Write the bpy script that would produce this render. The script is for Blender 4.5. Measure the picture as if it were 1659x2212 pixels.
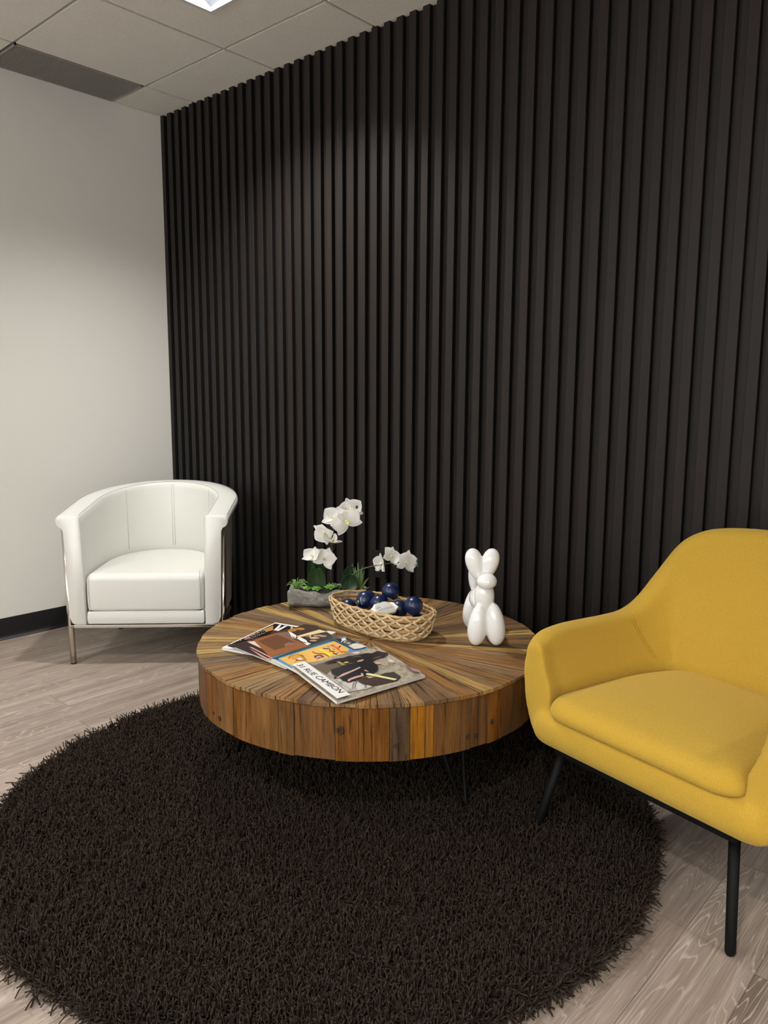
import bpy, bmesh, math, random
import numpy as np
from mathutils import Vector, Matrix, noise as mnoise

for o in list(bpy.data.objects):
    bpy.data.objects.remove(o)
S = bpy.context.scene
COL = S.collection
random.seed(7)
RNG = np.random.default_rng(7)
PI = math.pi

# ------------------------------------------------------------------ camera
CF, CPITCH, CYAW, CROLL, CH = 1677.336, 0.149422, 0.728516, 0.004968, 1.16848
_cp, _sp = math.cos(CPITCH), math.sin(CPITCH)
_fh = Vector((-math.sin(CYAW), math.cos(CYAW), 0))
_r = Vector((math.cos(CYAW), math.sin(CYAW), 0))
_up = Vector((0, 0, 1))
CFWD = _fh * _cp - _up * _sp
_U = _up * _cp + _fh * _sp
CR = _r * math.cos(CROLL) + _U * math.sin(CROLL)
CU = _U * math.cos(CROLL) - _r * math.sin(CROLL)
CAM = Vector((0, 0, CH))
cd = bpy.data.cameras.new('camera')
cam = bpy.data.objects.new('camera', cd)
COL.objects.link(cam)
cam.matrix_world = Matrix(((CR.x, CU.x, -CFWD.x, 0), (CR.y, CU.y, -CFWD.y, 0), (CR.z, CU.z, -CFWD.z, CH), (0, 0, 0, 1)))
cd.sensor_fit = 'VERTICAL'
cd.sensor_height = 24
cd.lens = CF / 2212 * 24
cd.clip_start = 0.02
S.camera = cam

# ------------------------------------------------------------------ world, exposure, lamps
S.view_settings.view_transform = 'Standard'
S.view_settings.look = 'None'
S.view_settings.gamma = 1
S.view_settings.use_curve_mapping = False
S.view_settings.exposure = 1.52
S.cycles.use_denoising = True
S.cycles.max_bounces = 8
S.cycles.diffuse_bounces = 4
S.cycles.glossy_bounces = 4
S.cycles.transmission_bounces = 6
S.cycles.transparent_max_bounces = 8
S.cycles.caustics_reflective = False
S.cycles.caustics_refractive = False
S.cycles.sample_clamp_indirect = 6
W = bpy.data.worlds.new('world')
S.world = W
W.use_nodes = True
W.node_tree.nodes['Background'].inputs[0].default_value = (.94, .975, 1, 1)
W.node_tree.nodes['Background'].inputs[1].default_value = 2.0  # added fill, enters over the low front slab to lift ceiling and walls

XL, YW, ZC = -3.752, 2.434, 2.601          # left wall, slat faces, ceiling
XR, YF = 3.6, -3.3                          # rest of the room behind the camera
GX, GY, TILE = -3.4573, 1.5574, 0.6096
LAMPS = [(-2.543, 1.862, 53), (-2.543, -0.577, 80), (-0.105, -0.577, 97), (2.333, -0.577, 100), (2.333, 1.862, 100), (-0.105, -2.4, 90), (2.333, -2.4, 90)]  # last two are unseen fill lamps, added at the rear for bounce
LAMP_COLOR = (1.0, 0.98, 0.945)
for i, (lx, ly, w) in enumerate(LAMPS):
    ld = bpy.data.lights.new('downlight_and_fill_lamp', 'SPOT')
    ld.energy = w
    ld.color = LAMP_COLOR
    ld.spot_size = math.radians(128 if i == 0 else 140)
    ld.spot_blend = 1.0
    ld.shadow_soft_size = 0.05
    lo = bpy.data.objects.new('downlight_and_fill_lamp', ld)
    COL.objects.link(lo)
    lo.location = (lx, ly, ZC - 0.012)

# ------------------------------------------------------------------ helpers
def tag(o, label=None, cat=None, group=None, kind=None):
    if label: o['label'] = label
    if cat: o['category'] = cat
    if group: o['group'] = group
    if kind: o['kind'] = kind
    return o

def empty(name, loc=(0, 0, 0), rz=0.0):
    o = bpy.data.objects.new(name, None)
    COL.objects.link(o)
    o.location = loc
    o.rotation_euler = (0, 0, rz)
    o.empty_display_size = 0.05
    return o

def ray(x, y):
    return CFWD * CF + CR * (x - 829.5) - CU * (y - 1106)

def at_z(x, y, z):
    d = ray(x, y)
    return CAM + d * ((z - CH) / d.z)

def at_depth(x, y, dep):
    d = ray(x, y)
    return CAM + d * (dep / (d.x * _fh.x + d.y * _fh.y))

def on_plane(x, y, p0, n):
    d = ray(x, y)
    return CAM + d * ((p0 - CAM).dot(n) / d.dot(n))

class MB:
    """collects verts and faces (with material slots, uv and tint) for one mesh"""
    def __init__(s):
        s.v, s.f, s.m, s.uv, s.c = [], [], [], {}, {}
    def vert(s, p):
        s.v.append(tuple(p)); return len(s.v) - 1
    def face(s, idx, m=0, uv=None, c=None):
        k = len(s.f)
        s.f.append(tuple(idx)); s.m.append(m)
        if uv: s.uv[k] = uv
        if c: s.c[k] = c
        return k
    def poly(s, pts, m=0, uv=None, c=None):
        return s.face([s.vert(p) for p in pts], m, uv, c)
    def box(s, lo, hi, m=0):
        x0, y0, z0 = lo; x1, y1, z1 = hi
        b = len(s.v)
        s.v += [(x0,y0,z0),(x1,y0,z0),(x1,y1,z0),(x0,y1,z0),(x0,y0,z1),(x1,y0,z1),(x1,y1,z1),(x0,y1,z1)]
        for q in ((0,3,2,1),(4,5,6,7),(0,1,5,4),(1,2,6,5),(2,3,7,6),(3,0,4,7)):
            s.face([b + i for i in q], m)
    def loft(s, rings, m=0, cap=True, closed=True, loop=False):
        """rings: list of equal-length point lists"""
        b = len(s.v); n = len(rings[0])
        for r in rings: s.v += [tuple(p) for p in r]
        R = len(rings)
        for i in range(R if loop else R - 1):
            j = (i + 1) % R
            for k in range(n if closed else n - 1):
                l = (k + 1) % n
                s.face((b+i*n+k, b+i*n+l, b+j*n+l, b+j*n+k), m)
        if cap and not loop:
            s.face([b + k for k in range(n)][::-1], m)
            s.face([b + (R-1)*n + k for k in range(n)], m)
    def tube(s, pts, rad, seg=8, m=0, cap=True, loop=False, flat=1.0):
        pts = [Vector(p) for p in pts]
        n = len(pts)
        rads = rad if hasattr(rad, '__len__') else [rad] * n
        rings = []; prev = None
        for i, p in enumerate(pts):
            a = pts[i-1] if (i > 0 or loop) else p
            c = pts[(i+1) % n] if (i < n-1 or loop) else p
            t = (c - a).normalized()
            if prev is None:
                ref = Vector((0,0,1)) if abs(t.z) < .9 else Vector((1,0,0))
                nn = (ref - t*ref.dot(t)).normalized()
            else:
                nn = (prev - t*prev.dot(t)).normalized()
            prev = nn; bb = t.cross(nn)
            rings.append([p + (nn*math.cos(2*PI*k/seg) + bb*math.sin(2*PI*k/seg)*flat)*rads[i] for k in range(seg)])
        s.loft(rings, m, cap, True, loop)
    def ball(s, c, r, u=20, v=12, m=0, R=None):
        c = Vector(c); rr = r if hasattr(r, '__len__') else (r, r, r)
        R = R or Matrix.Identity(3)
        b = len(s.v)
        s.vert(c + R @ Vector((0, 0, -rr[2])))
        for i in range(1, v):
            a = -PI/2 + PI*i/v
            for k in range(u):
                t = 2*PI*k/u
                s.vert(c + R @ Vector((rr[0]*math.cos(a)*math.cos(t), rr[1]*math.cos(a)*math.sin(t), rr[2]*math.sin(a))))
        top = s.vert(c + R @ Vector((0, 0, rr[2])))
        for k in range(u):
            l = (k+1) % u
            s.face((b, b+1+l, b+1+k), m)
            for i in range(v-2):
                s.face((b+1+i*u+k, b+1+i*u+l, b+1+(i+1)*u+l, b+1+(i+1)*u+k), m)
            s.face((b+1+(v-2)*u+k, b+1+(v-2)*u+l, top), m)
    def build(s, name, mats, parent=None, smooth=True, angle=None, loc=None):
        me = bpy.data.meshes.new(name)
        me.from_pydata(s.v, [], s.f)
        for mt in (mats if isinstance(mats, (list, tuple)) else [mats]): me.materials.append(mt)
        me.polygons.foreach_set('material_index', s.m)
        if s.uv:
            ul = me.uv_layers.new(name='UVMap')
            for k, uvs in s.uv.items():
                ls = me.polygons[k].loop_start
                for q, t in enumerate(uvs): ul.data[ls+q].uv = t
        if s.c:
            ca = me.color_attributes.new('tint', 'FLOAT_COLOR', 'CORNER')
            for k, cc in s.c.items():
                p = me.polygons[k]
                for q in range(p.loop_start, p.loop_start + p.loop_total): ca.data[q].color = cc
        me.polygons.foreach_set('use_smooth', [smooth] * len(me.polygons))
        me.update()
        if smooth and angle: me.set_sharp_from_angle(angle=math.radians(angle))
        o = bpy.data.objects.new(name, me)
        COL.objects.link(o)
        if parent: o.parent = parent
        if loc: o.location = loc
        return o

def bevel(o, w, seg=3, lim=40):
    b = o.modifiers.new('bevel', 'BEVEL')
    b.width = w; b.segments = seg; b.limit_method = 'ANGLE'; b.angle_limit = math.radians(lim)
    b.harden_normals = False
    return o

def subsurf(o, n=2):
    m = o.modifiers.new('subdivision', 'SUBSURF'); m.levels = n; m.render_levels = n
    return o

def remesh(o, vox, it=8, fac=.5):
    m = o.modifiers.new('remesh', 'REMESH'); m.mode = 'VOXEL'; m.voxel_size = vox; m.use_smooth_shade = True
    k = o.modifiers.new('smooth', 'SMOOTH'); k.factor = fac; k.iterations = it
    return o

def dup(root, loc=None, rz=None, label=None):
    r = root.copy(); COL.objects.link(r)
    if loc is not None: r.location = loc
    if rz is not None: r.rotation_euler = (0, 0, rz)
    if label: r['label'] = label
    for ch in root.children:
        c = ch.copy(); COL.objects.link(c); c.parent = r
        for g in ch.children:
            d = g.copy(); COL.objects.link(d); d.parent = c
    return r

def catmull(P, n):
    P = [np.array(p, float) for p in P]; out = []
    Q = [2*P[0]-P[1]] + P + [2*P[-1]-P[-2]]
    for i in range(1, len(Q)-2):
        for k in range(n):
            t = k/n
            a, b, c, d = Q[i-1], Q[i], Q[i+1], Q[i+2]
            out.append(.5*((2*b)+(-a+c)*t+(2*a-5*b+4*c-d)*t*t+(-a+3*b-3*c+d)*t**3))
    out.append(P[-1])
    return out

def sm(x, a=0., b=1.):
    t = min(1, max(0, (x-a)/(b-a))); return t*t*(3-2*t)

# ------------------------------------------------------------------ materials
class NT:
    def __init__(s, name, rough=.5, metal=0., base=(.5, .5, .5), spec=.5):
        s.mat = bpy.data.materials.new(name); s.mat.use_nodes = True
        s.t = s.mat.node_tree; s.b = s.t.nodes['Principled BSDF']
        s.b.inputs['Base Color'].default_value = (*base, 1)
        s.b.inputs['Roughness'].default_value = rough
        s.b.inputs['Metallic'].default_value = metal
        s.b.inputs['Specular IOR Level'].default_value = spec
    def n(s, typ, props=None, **ins):
        x = s.t.nodes.new('ShaderNode' + typ)
        for k, v in (props or {}).items(): setattr(x, k, v)
        for k, v in ins.items():
            k = k.replace('_', ' ')
            inp = x.inputs[int(k[1:])] if k[0] == 'i' and k[1:].isdigit() else x.inputs[k]
            s.put(inp, v)
        return x
    def put(s, inp, v):
        if hasattr(v, 'outputs'): v = v.outputs[0]
        if hasattr(v, 'is_output'): s.t.links.new(v, inp)
        else:
            if hasattr(inp.default_value, '__len__') and len(inp.default_value) == 4 and len(v) == 3: v = (*v, 1)
            inp.default_value = v
    def math(s, op, a, b=0.0, c=0.0):
        return s.n('Math', {'operation': op}, i0=a, i1=b, i2=c)
    def mix(s, f, a, b, mode='MIX'):
        x = s.t.nodes.new('ShaderNodeMix'); x.data_type = 'RGBA'; x.blend_type = mode
        s.put(x.inputs[0], f); s.put(x.inputs[6], a); s.put(x.inputs[7], b)
        return x.outputs[2]
    def ramp(s, f, stops):
        x = s.t.nodes.new('ShaderNodeValToRGB'); s.put(x.inputs[0], f)
        e = x.color_ramp.elements
        while len(e) < len(stops): e.new(.5)
        for q, (p, c) in zip(e, stops):
            q.position = p; q.color = (*c, 1) if hasattr(c, '__len__') else (c, c, c, 1)
        return x
    def coord(s, which='Object'): return s.n('TexCoord').outputs[which]
    def mapping(s, v, scale=(1,1,1), loc=(0,0,0), rot=(0,0,0)):
        return s.n('Mapping', Vector=v, Scale=scale, Location=loc, Rotation=rot)
    def noise(s, v, scale=5., detail=3., rough=.5, dist=0.):
        return s.n('TexNoise', Vector=v, Scale=scale, Detail=detail, Roughness=rough, Distortion=dist).outputs[0]
    def base(s, c): s.put(s.b.inputs['Base Color'], c)
    def bump(s, h, strength=.3, dist=.01):
        s.t.links.new(s.n('Bump', Height=h, Strength=strength, Distance=dist).outputs[0], s.b.inputs['Normal'])
    def set(s, k, v): s.put(s.b.inputs[k], v)

def plain(name, base, rough=.5, metal=0., spec=.5):
    return NT(name, rough, metal, base, spec).mat

def m_paint(name, base, s=90, st=.08):
    m = NT(name, .62, 0, base, .3)
    m.bump(m.noise(m.coord(), s, 4), st, .003)
    return m.mat

def m_slat():
    m = NT('dark_slat_veneer', .42, 0, (.03, .026, .023), .22)
    co = m.coord(); sx = m.n('SeparateXYZ', Vector=co)
    cell = m.math('FLOOR', m.math('DIVIDE', m.math('ADD', sx.outputs[0], 10.0), 0.0327))
    wn = m.n('TexWhiteNoise', {'noise_dimensions': '1D'}, W=cell)
    seed = m.n('CombineXYZ', X=m.math('MULTIPLY', wn.outputs[0], 9.0), Y=0.0, Z=m.math('MULTIPLY', wn.outputs[0], 31.0))
    v = m.n('VectorMath', {'operation': 'ADD'}, i0=m.mapping(co, (280, 60, 3.0)), i1=seed.outputs[0])
    g = m.noise(v.outputs[0], 1.0, 5, .6, .6)
    v2 = m.n('VectorMath', {'operation': 'ADD'}, i0=m.mapping(co, (50, 12, .8)), i1=seed.outputs[0])
    g2 = m.noise(v2.outputs[0], 1.0, 3, .6)
    c = m.ramp(g, [(.28, (.0060, .0053, .0047)), (.5, (.0140, .0126, .0113)), (.72, (.0260, .0236, .0212))])
    c = m.mix(g2, c, (.0185, .0110, .0085), 'MIX')
    c = m.mix(m.math('MULTIPLY', wn.outputs[0], .45), c, (.0085, .0078, .0065))
    m.base(c)
    m.set('Roughness', m.math('MULTIPLY_ADD', g, .25, .38))
    m.bump(g, .12, .002)
    return m.mat

def m_floor():
    m = NT('oak_vinyl_planks', .45, 0, (.4, .33, .26), .35)
    co = m.coord(); sx = m.n('SeparateXYZ', Vector=co)
    PW, PL = .1575, 1.22
    xi = m.math('DIVIDE', m.math('ADD', sx.outputs[0], .5405 + 20*PW), PW)
    col = m.math('FLOOR', xi); fx = m.math('FRACT', xi)
    wn = m.n('TexWhiteNoise', {'noise_dimensions': '1D'}, W=col).outputs[0]
    yi = m.math('ADD', m.math('DIVIDE', m.math('ADD', sx.outputs[1], 20.0), PL), wn)
    row = m.math('FLOOR', yi); fy = m.math('FRACT', yi)
    pid = m.n('CombineXYZ', X=col, Y=row, Z=0.0)
    pr = m.n('TexWhiteNoise', {'noise_dimensions': '3D'}, Vector=pid.outputs[0])
    off = m.n('VectorMath', {'operation': 'SCALE'}, i0=pr.outputs[1], Scale=13.0)
    pos = m.n('VectorMath', {'operation': 'ADD'}, i0=co, i1=off.outputs[0]).outputs[0]
    # growth-ring contours: a slow stretched noise cut into thin pale lines
    h = m.noise(m.mapping(pos, (8.0, .62, 1)), 1.0, 2.5, .5, .25)
    jag = m.noise(m.mapping(pos, (150, 12, 1)), 1.0, 2, .5)
    rings = m.math('FRACT', m.math('ADD', m.math('MULTIPLY', h, 62.0), m.math('MULTIPLY', jag, .55)))
    line = m.ramp(rings, [(0, 1.), (.09, .6), (.17, 0.), (.93, 0.), (1., 1.)])
    band = m.noise(m.mapping(pos, (40, 1.0, 1)), 1.0, 5, .65)
    fine = m.noise(m.mapping(pos, (300, 7, 1)), 1.0, 4, .7)
    knot = m.noise(m.mapping(pos, (9, 1.7, 1), (3, 5, 0)), 1.0, 2, .5)
    c = m.ramp(band, [(.26, (.185, .132, .104)), (.5, (.31, .242, .196)), (.74, (.45, .375, .315))])
    c = m.mix(m.ramp(fine, [(.35, 0.), (.7, .75)]), c, (.17, .128, .098))
    dk = m.ramp(knot, [(.58, 0.), (.72, .65)])
    c = m.mix(dk, c, (.115, .082, .062))
    fig = m.ramp(m.noise(m.mapping(pos, (4, .9, 1), (7, 2, 0)), 1.0, 2, .5), [(.36, .25), (.60, 1.)])
    c = m.mix(m.math('MULTIPLY', m.math('MULTIPLY', line, .55), fig), c, (.62, .55, .47))
    hs = m.n('HueSaturation', Color=c, Value=m.math('MULTIPLY_ADD', pr.outputs[0], .22, .88), Saturation=.95)
    gx = m.math('LESS_THAN', m.math('MINIMUM', fx, m.math('SUBTRACT', 1.0, fx)), .0075)
    gy = m.math('LESS_THAN', m.math('MINIMUM', fy, m.math('SUBTRACT', 1.0, fy)), .0011)
    gap = m.math('MAXIMUM', gx, gy)
    m.base(m.mix(m.math('MULTIPLY', gap, .62), hs, (.07, .052, .04)))
    m.set('Roughness', m.math('MULTIPLY_ADD', fine, .2, .38))
    m.bump(m.math('SUBTRACT', m.math('MULTIPLY', fine, .25), gap), .25, .0012)
    return m.mat

def m_tile():
    m = NT('mineral_ceiling_tile', .9, 0, (.62, .60, .56), .1)
    co = m.coord()
    n1 = m.noise(co, 260, 4, .7); n2 = m.noise(co, 45, 3)
    c = m.ramp(n1, [(.3, (.66, .645, .60)), (.55, (.82, .805, .76)), (.8, (.88, .865, .82))])
    m.base(m.mix(m.math('MULTIPLY', n2, .25), c, (.76, .745, .69)))
    m.bump(n1, .5, .003)
    return m.mat

def m_wood_tint(name, crack=.62, k=1.0):
    """boards: UV u = along the grain (m), v = across (m); tint colour per board"""
    m = NT(name, .62, 0, (.3, .2, .1), .3)
    a = m.n('Attribute', {'attribute_name': 'tint'})
    uv = m.coord('UV'); su = m.n('SeparateXYZ', Vector=uv)
    z = m.math('MULTIPLY', a.outputs['Alpha'], 40.0)
    def V(fu, fv): return m.n('CombineXYZ', X=m.math('MULTIPLY', su.outputs[0], fu), Y=m.math('MULTIPLY', su.outputs[1], fv), Z=z)
    g1 = m.noise(V(7, 160).outputs[0], 1.0, 5, .65, .4)
    g2 = m.noise(V(4, 34).outputs[0], 1.0, 4, .6, .6)
    g3 = m.noise(V(4.5, 170).outputs[0], 1.0, 4, .6, .5)
    spk = m.noise(V(330, 330).outputs[0], 1.0, 2, .5)
    f = m.math('ADD', m.math('MULTIPLY', g1, .9), m.math('MULTIPLY', g2, .9))
    v = m.n('HueSaturation', Color=a.outputs['Color'], Saturation=1.15, Value=m.math('MULTIPLY_ADD', f, 1.7*k, -.56))
    c = m.mix(m.ramp(g2, [(.5, 0.), (.75, .4)]), v, (.23, .140, .070))
    g4 = m.noise(V(2.2, 12).outputs[0], 1.0, 3, .6, .8)
    c = m.mix(m.ramp(g4, [(.30, .55), (.48, 0.)]), c, (.06, .032, .016))
    cr = m.ramp(g3, [(crack, 0.), (crack+.06, 1.)])
    c = m.mix(m.math('MULTIPLY', cr, .8), c, (.018, .011, .007))
    sp = m.ramp(spk, [(.70, 0.), (.76, .35)])
    c = m.mix(sp, c, (.62, .50, .38))
    m.base(c)
    h = m.math('SUBTRACT', m.math('MULTIPLY', f, .45), cr)
    m.bump(h, .95, .0028)
    m.set('Roughness', m.math('MULTIPLY_ADD', g1, .35, .42))
    return m.mat

def m_leather():
    m = NT('white_leather', .36, 0, (.68, .68, .635), .5)
    co = m.coord()
    n1 = m.noise(co, 420, 3, .6); n2 = m.noise(co, 9, 3, .5)
    m.bump(m.math('ADD', m.math('MULTIPLY', n1, .04), m.math('MULTIPLY', n2, .9)), .22, .006)
    m.set('Roughness', m.math('MULTIPLY_ADD', n2, .2, .28))
    return m.mat

def m_felt():
    m = NT('mustard_wool_felt', .95, 0, (.5, .3, .02), .15)
    co = m.coord()
    n1 = m.noise(m.mapping(co, (420, 420, 1100)), 1., 5, .75); n2 = m.noise(co, 260, 4, .6)
    c = m.ramp(n1, [(.3, (.36, .215, .022)), (.5, (.50, .312, .038)), (.72, (.64, .42, .080))])
    m.base(m.mix(m.math('MULTIPLY', n2, .35), c, (.40, .235, .026)))
    m.bump(n1, .35, .0015)
    m.set('Sheen Weight', .35); m.set('Sheen Roughness', .5); m.set('Sheen Tint', (.95, .75, .3, 1))
    return m.mat

def m_yarn():
    m = NT('dark_brown_yarn', .95, 0, (.02, .014, .01), .12)
    co = m.coord()
    n1 = m.noise(co, 130, 4, .75)
    m.base(m.ramp(n1, [(.3, (.013, .0092, .0067)), (.55, (.035, .0256, .0188)), (.75, (.074, .056, .0425))]))
    m.set('Specular IOR Level', .04)
    return m.mat

def m_concrete():
    m = NT('grey_cast_bark', .85, 0, (.25, .24, .22), .25)
    co = m.coord()
    n1 = m.noise(m.mapping(co, (25, 60, 60)), 1., 6, .65, .8); n2 = m.noise(co, 300, 3)
    m.base(m.ramp(n1, [(.3, (.13, .125, .115)), (.55, (.27, .26, .245)), (.75, (.42, .41, .39))]))
    m.bump(m.math('ADD', n1, m.math('MULTIPLY', n2, .2)), .8, .006)
    return m.mat

def m_wicker(name, a, b):
    m = NT(name, .55, 0, a, .35)
    co = m.coord()
    n = m.noise(m.mapping(co, (60, 60, 260)), 1., 4, .6)
    m.base(m.ramp(n, [(.3, b), (.6, a), (.8, tuple(min(1, x*1.25) for x in a))]))
    m.bump(n, .4, .0015)
    return m.mat

def m_leaf(name, c1, c2, rough=.35, scale=40):
    m = NT(name, rough, 0, c1, .5)
    n = m.noise(m.coord(), scale, 3)
    m.base(m.ramp(n, [(.3, c1), (.7, c2)]))
    return m.mat

def m_petal():
    m = NT('white_petal', .6, 0, (.86, .85, .82), .25)
    n = m.noise(m.coord(), 60, 2)
    m.base(m.ramp(n, [(.3, (.88, .875, .85)), (.7, (.95, .945, .93))]))
    tr = m.n('BsdfTranslucent', Color=(.90, .89, .84, 1)); mx = m.n('MixShader', Fac=.42)
    m.t.links.new(m.b.outputs[0], mx.inputs[1]); m.t.links.new(tr.outputs[0], mx.inputs[2])
    m.t.links.new(mx.outputs[0], m.t.nodes['Material Output'].inputs['Surface'])
    return m.mat

MAT = dict(
    wall=m_paint('warm_white_paint', (.675, .66, .615)), wall_far=m_paint('pale_paint', (.74, .72, .67)),
    slat=m_slat(), black=plain('matte_black', (.004, .004, .0045), .7, 0, .2), floor=m_floor(), tile=m_tile(),
    grid=plain('off_white_grid_metal', (.66, .65, .61), .5), vinyl=plain('black_vinyl', (.006, .006, .007), .45),
    grille=plain('grey_grille', (.30, .295, .28), .5), dark=plain('duct_dark', (.01, .01, .01), .8),
    trim=plain('grey_lamp_trim', (.62, .61, .58), .5), reflector=plain('lamp_reflector', (.75, .80, .88), .18, .9),
    top=m_wood_tint('reclaimed_plank_top', .588), rim=m_wood_tint('reclaimed_plank_side', .605, 1.0),
    leather=m_leather(), seam=plain('grey_thread', (.36, .35, .32), .8), chrome=plain('chrome', (.62, .58, .52), .12, 1.),
    felt=m_felt(), felt_thread=plain('mustard_thread', (.33, .19, .012), .9), blackmetal=plain('black_powder_coat', (.0035, .0035, .0037), .62, 0, .15),
    foot=plain('black_rubber', (.01, .01, .01), .7), yarn=m_yarn(), rugback=plain('rug_backing', (.012, .009, .007), .95),
    ceramic=plain('white_ceramic', (.80, .80, .795), .05, 0, .7), concrete=m_concrete(), soil=plain('dark_soil', (.03, .024, .018), .95),
    wick=m_wicker('tan_wicker', (.54, .35, .165), (.33, .19, .075)), cord=m_wicker('pale_cord', (.76, .63, .40), (.56, .42, .22)),
    ball=NT('navy_rubber', .30, 0, (.004, .0125, .058), .5).mat, white=plain('white_print', (.85, .85, .84), .5),
    petal=m_petal(), lip=plain('yellow_lip', (.80, .74, .38), .5), orchid_leaf=m_leaf('dark_leaf', (.006, .026, .008), (.014, .045, .014), .33),
    bud=m_leaf('green_bud', (.008, .05, .018), (.016, .08, .03)), stem=m_leaf('olive_stem', (.05, .055, .02), (.08, .08, .03), .5),
    stake=plain('brown_stake', (.035, .022, .01), .6), tie=plain('tan_raffia', (.62, .36, .14), .7),
    vein=plain('leaf_midrib', (.10, .17, .06), .45),
    grassy=m_leaf('air_plant_green', (.10, .24, .045), (.22, .40, .10), .5, 200), rosette=m_leaf('rosette_green', (.13, .34, .04), (.30, .55, .14), .45, 200),
    aloe=m_leaf('aloe_green', (.05, .10, .02), (.12, .19, .05), .5, 80),
    paper=plain('page_edges', (.62, .61, .58), .7), icing=plain('white_icing', (.85, .83, .76), .6), biscuit=plain('biscuit', (.62, .42, .18), .8),
    outlet=plain('black_outlet', (.0035, .0035, .0038), .5, 0, .3),
)
def emis(name, c, st):
    m = NT(name, .5); m.set('Emission Color', (*c, 1)); m.set('Emission Strength', st); return m.mat
MAT['lens'] = emis('lamp_lens', (.90, .95, 1.0), 14.0)
def m_film():
    m = NT('clear_film', .08, 0, (1, 1, 1), .5)
    m.set('Transmission Weight', 1.0); m.set('IOR', 1.08); m.set('Alpha', .45)
    return m.mat
MAT['film'] = m_film()

# ------------------------------------------------------------------ room shell
mb = MB(); mb.box((XL-.1, YF-.1, -.1), (XR+.1, YW+.15, 0)); tag(mb.build('floor', MAT['floor'], smooth=False), kind='structure')
mb = MB(); mb.box((XL-.1, YF-.1, 0), (XL, YW+.15, ZC+.12)); tag(mb.build('wall_left', MAT['wall'], smooth=False), kind='structure')
mb = MB(); mb.box((XR, YF-.1, 0), (XR+.1, YW+.15, ZC+.12)); tag(mb.build('wall_right', MAT['wall_far'], smooth=False), kind='structure')

mb = MB(); mb.box((XL, YF-.1, 0), (XR, YF, 1.35)); tag(mb.build('added_light_blocker', MAT['wall_far'], smooth=False), kind='structure')  # unseen low slab, added to keep low light from under the table

# slat wall: fluted panel, ridge fronts at YW, groove floor 20 mm behind
PITCH, RW, GD = .0654, .0325, .0205
mb = MB()
k0 = -1.3039 - 37*PITCH
x = k0; prev = XL
ZT = ZC + .006
while x - RW < XR:
    a, b = max(x-RW, XL+.0005), min(x, XR)
    c = .0011
    def q(p0, p1, m): mb.poly([(p0[0],p0[1],0),(p1[0],p1[1],0),(p1[0],p1[1],ZT),(p0[0],p0[1],ZT)], m)
    q((prev, YW+GD), (a, YW+GD), 0)
    q((a, YW+GD), (a, YW+c), 1); q((a, YW+c), (a+c, YW), 0)  # slat sides are near-black, darker than fronts and groove floor
    q((a+c, YW), (b-c, YW), 0)
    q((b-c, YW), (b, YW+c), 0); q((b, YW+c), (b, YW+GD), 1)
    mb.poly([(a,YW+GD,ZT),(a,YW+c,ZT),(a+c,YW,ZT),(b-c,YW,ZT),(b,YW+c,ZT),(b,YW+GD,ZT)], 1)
    prev = b; x += PITCH
mb.poly([(prev,YW+GD,0),(XR,YW+GD,0),(XR,YW+GD,ZT),(prev,YW+GD,ZT)], 0)
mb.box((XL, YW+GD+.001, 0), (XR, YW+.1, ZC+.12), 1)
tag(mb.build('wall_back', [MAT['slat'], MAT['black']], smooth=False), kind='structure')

# ceiling: lay-in tiles on a recessed grid
mb = MB()
xs = [GX + i*TILE for i in range(-1, 13)]; xs[0] = XL
ys = [GY + j*TILE for j in range(-9, 3)]
xs = [v for v in xs if v < XR-.05] + [XR]; ys = [YF] + [v for v in ys if YF+.05 < v < YW+.02] + [YW+GD]
HOLE = .069
g = .0075
for i in range(len(xs)-1):
    for j in range(len(ys)-1):
        x0, x1, y0, y1 = xs[i]+g, xs[i+1]-g, ys[j]+g, ys[j+1]-g
        if j == len(ys)-2: y1 = ys[j+1]
        if i == 0: x0 = XL+.010
        if i == 0 and abs(ys[j]-GY) < .01: continue
        lamp = next((l for l in LAMPS[:1] if x0 < l[0] < x1 and y0 < l[1] < y1), None)
        if lamp:
            hx0, hx1, hy0, hy1 = lamp[0]-HOLE-.01, lamp[0]+HOLE+.01, lamp[1]-HOLE-.01, lamp[1]+HOLE+.01
            mb.box((x0,y0,ZC),(x1,hy0,ZC+.016)); mb.box((x0,hy1,ZC),(x1,y1,ZC+.016))
            mb.box((x0,hy0,ZC),(hx0,hy1,ZC+.016)); mb.box((hx1,hy0,ZC),(x1,hy1,ZC+.016))
        else:
            mb.box((x0,y0,ZC),(x1,y1,ZC+.016))
mb.box((XL, YF, ZC+.13), (XR, YW+.1, ZC+.16))
tag(mb.build('ceiling', MAT['tile'], smooth=False), kind='structure')
mb = MB()
for v in xs[1:-1]: mb.box((v-.0026, YF, ZC+.008), (v+.0026, YW+GD, ZC+.030))
for v in ys[1:-1]: mb.box((XL, v-.0026, ZC+.0083), (XR, v+.0026, ZC+.029))
mb.box((XL, YF, ZC+.004), (XL+.003, YW, ZC+.030))
tag(mb.build('trim_1', MAT['grid'], smooth=False), kind='structure')

# black cove base along the left wall
prof = [(0,0),(.014,0),(.0145,.003),(.010,.008),(.006,.014),(.0035,.024),(.003,.10),(.002,.1035),(0,.104)]
mb = MB(); mb.loft([[(XL+a, y, z) for a, z in prof] for y in (YF, YW)])
tag(mb.build('baseboard_left', MAT['vinyl'], smooth=True, angle=30), kind='structure')

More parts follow.
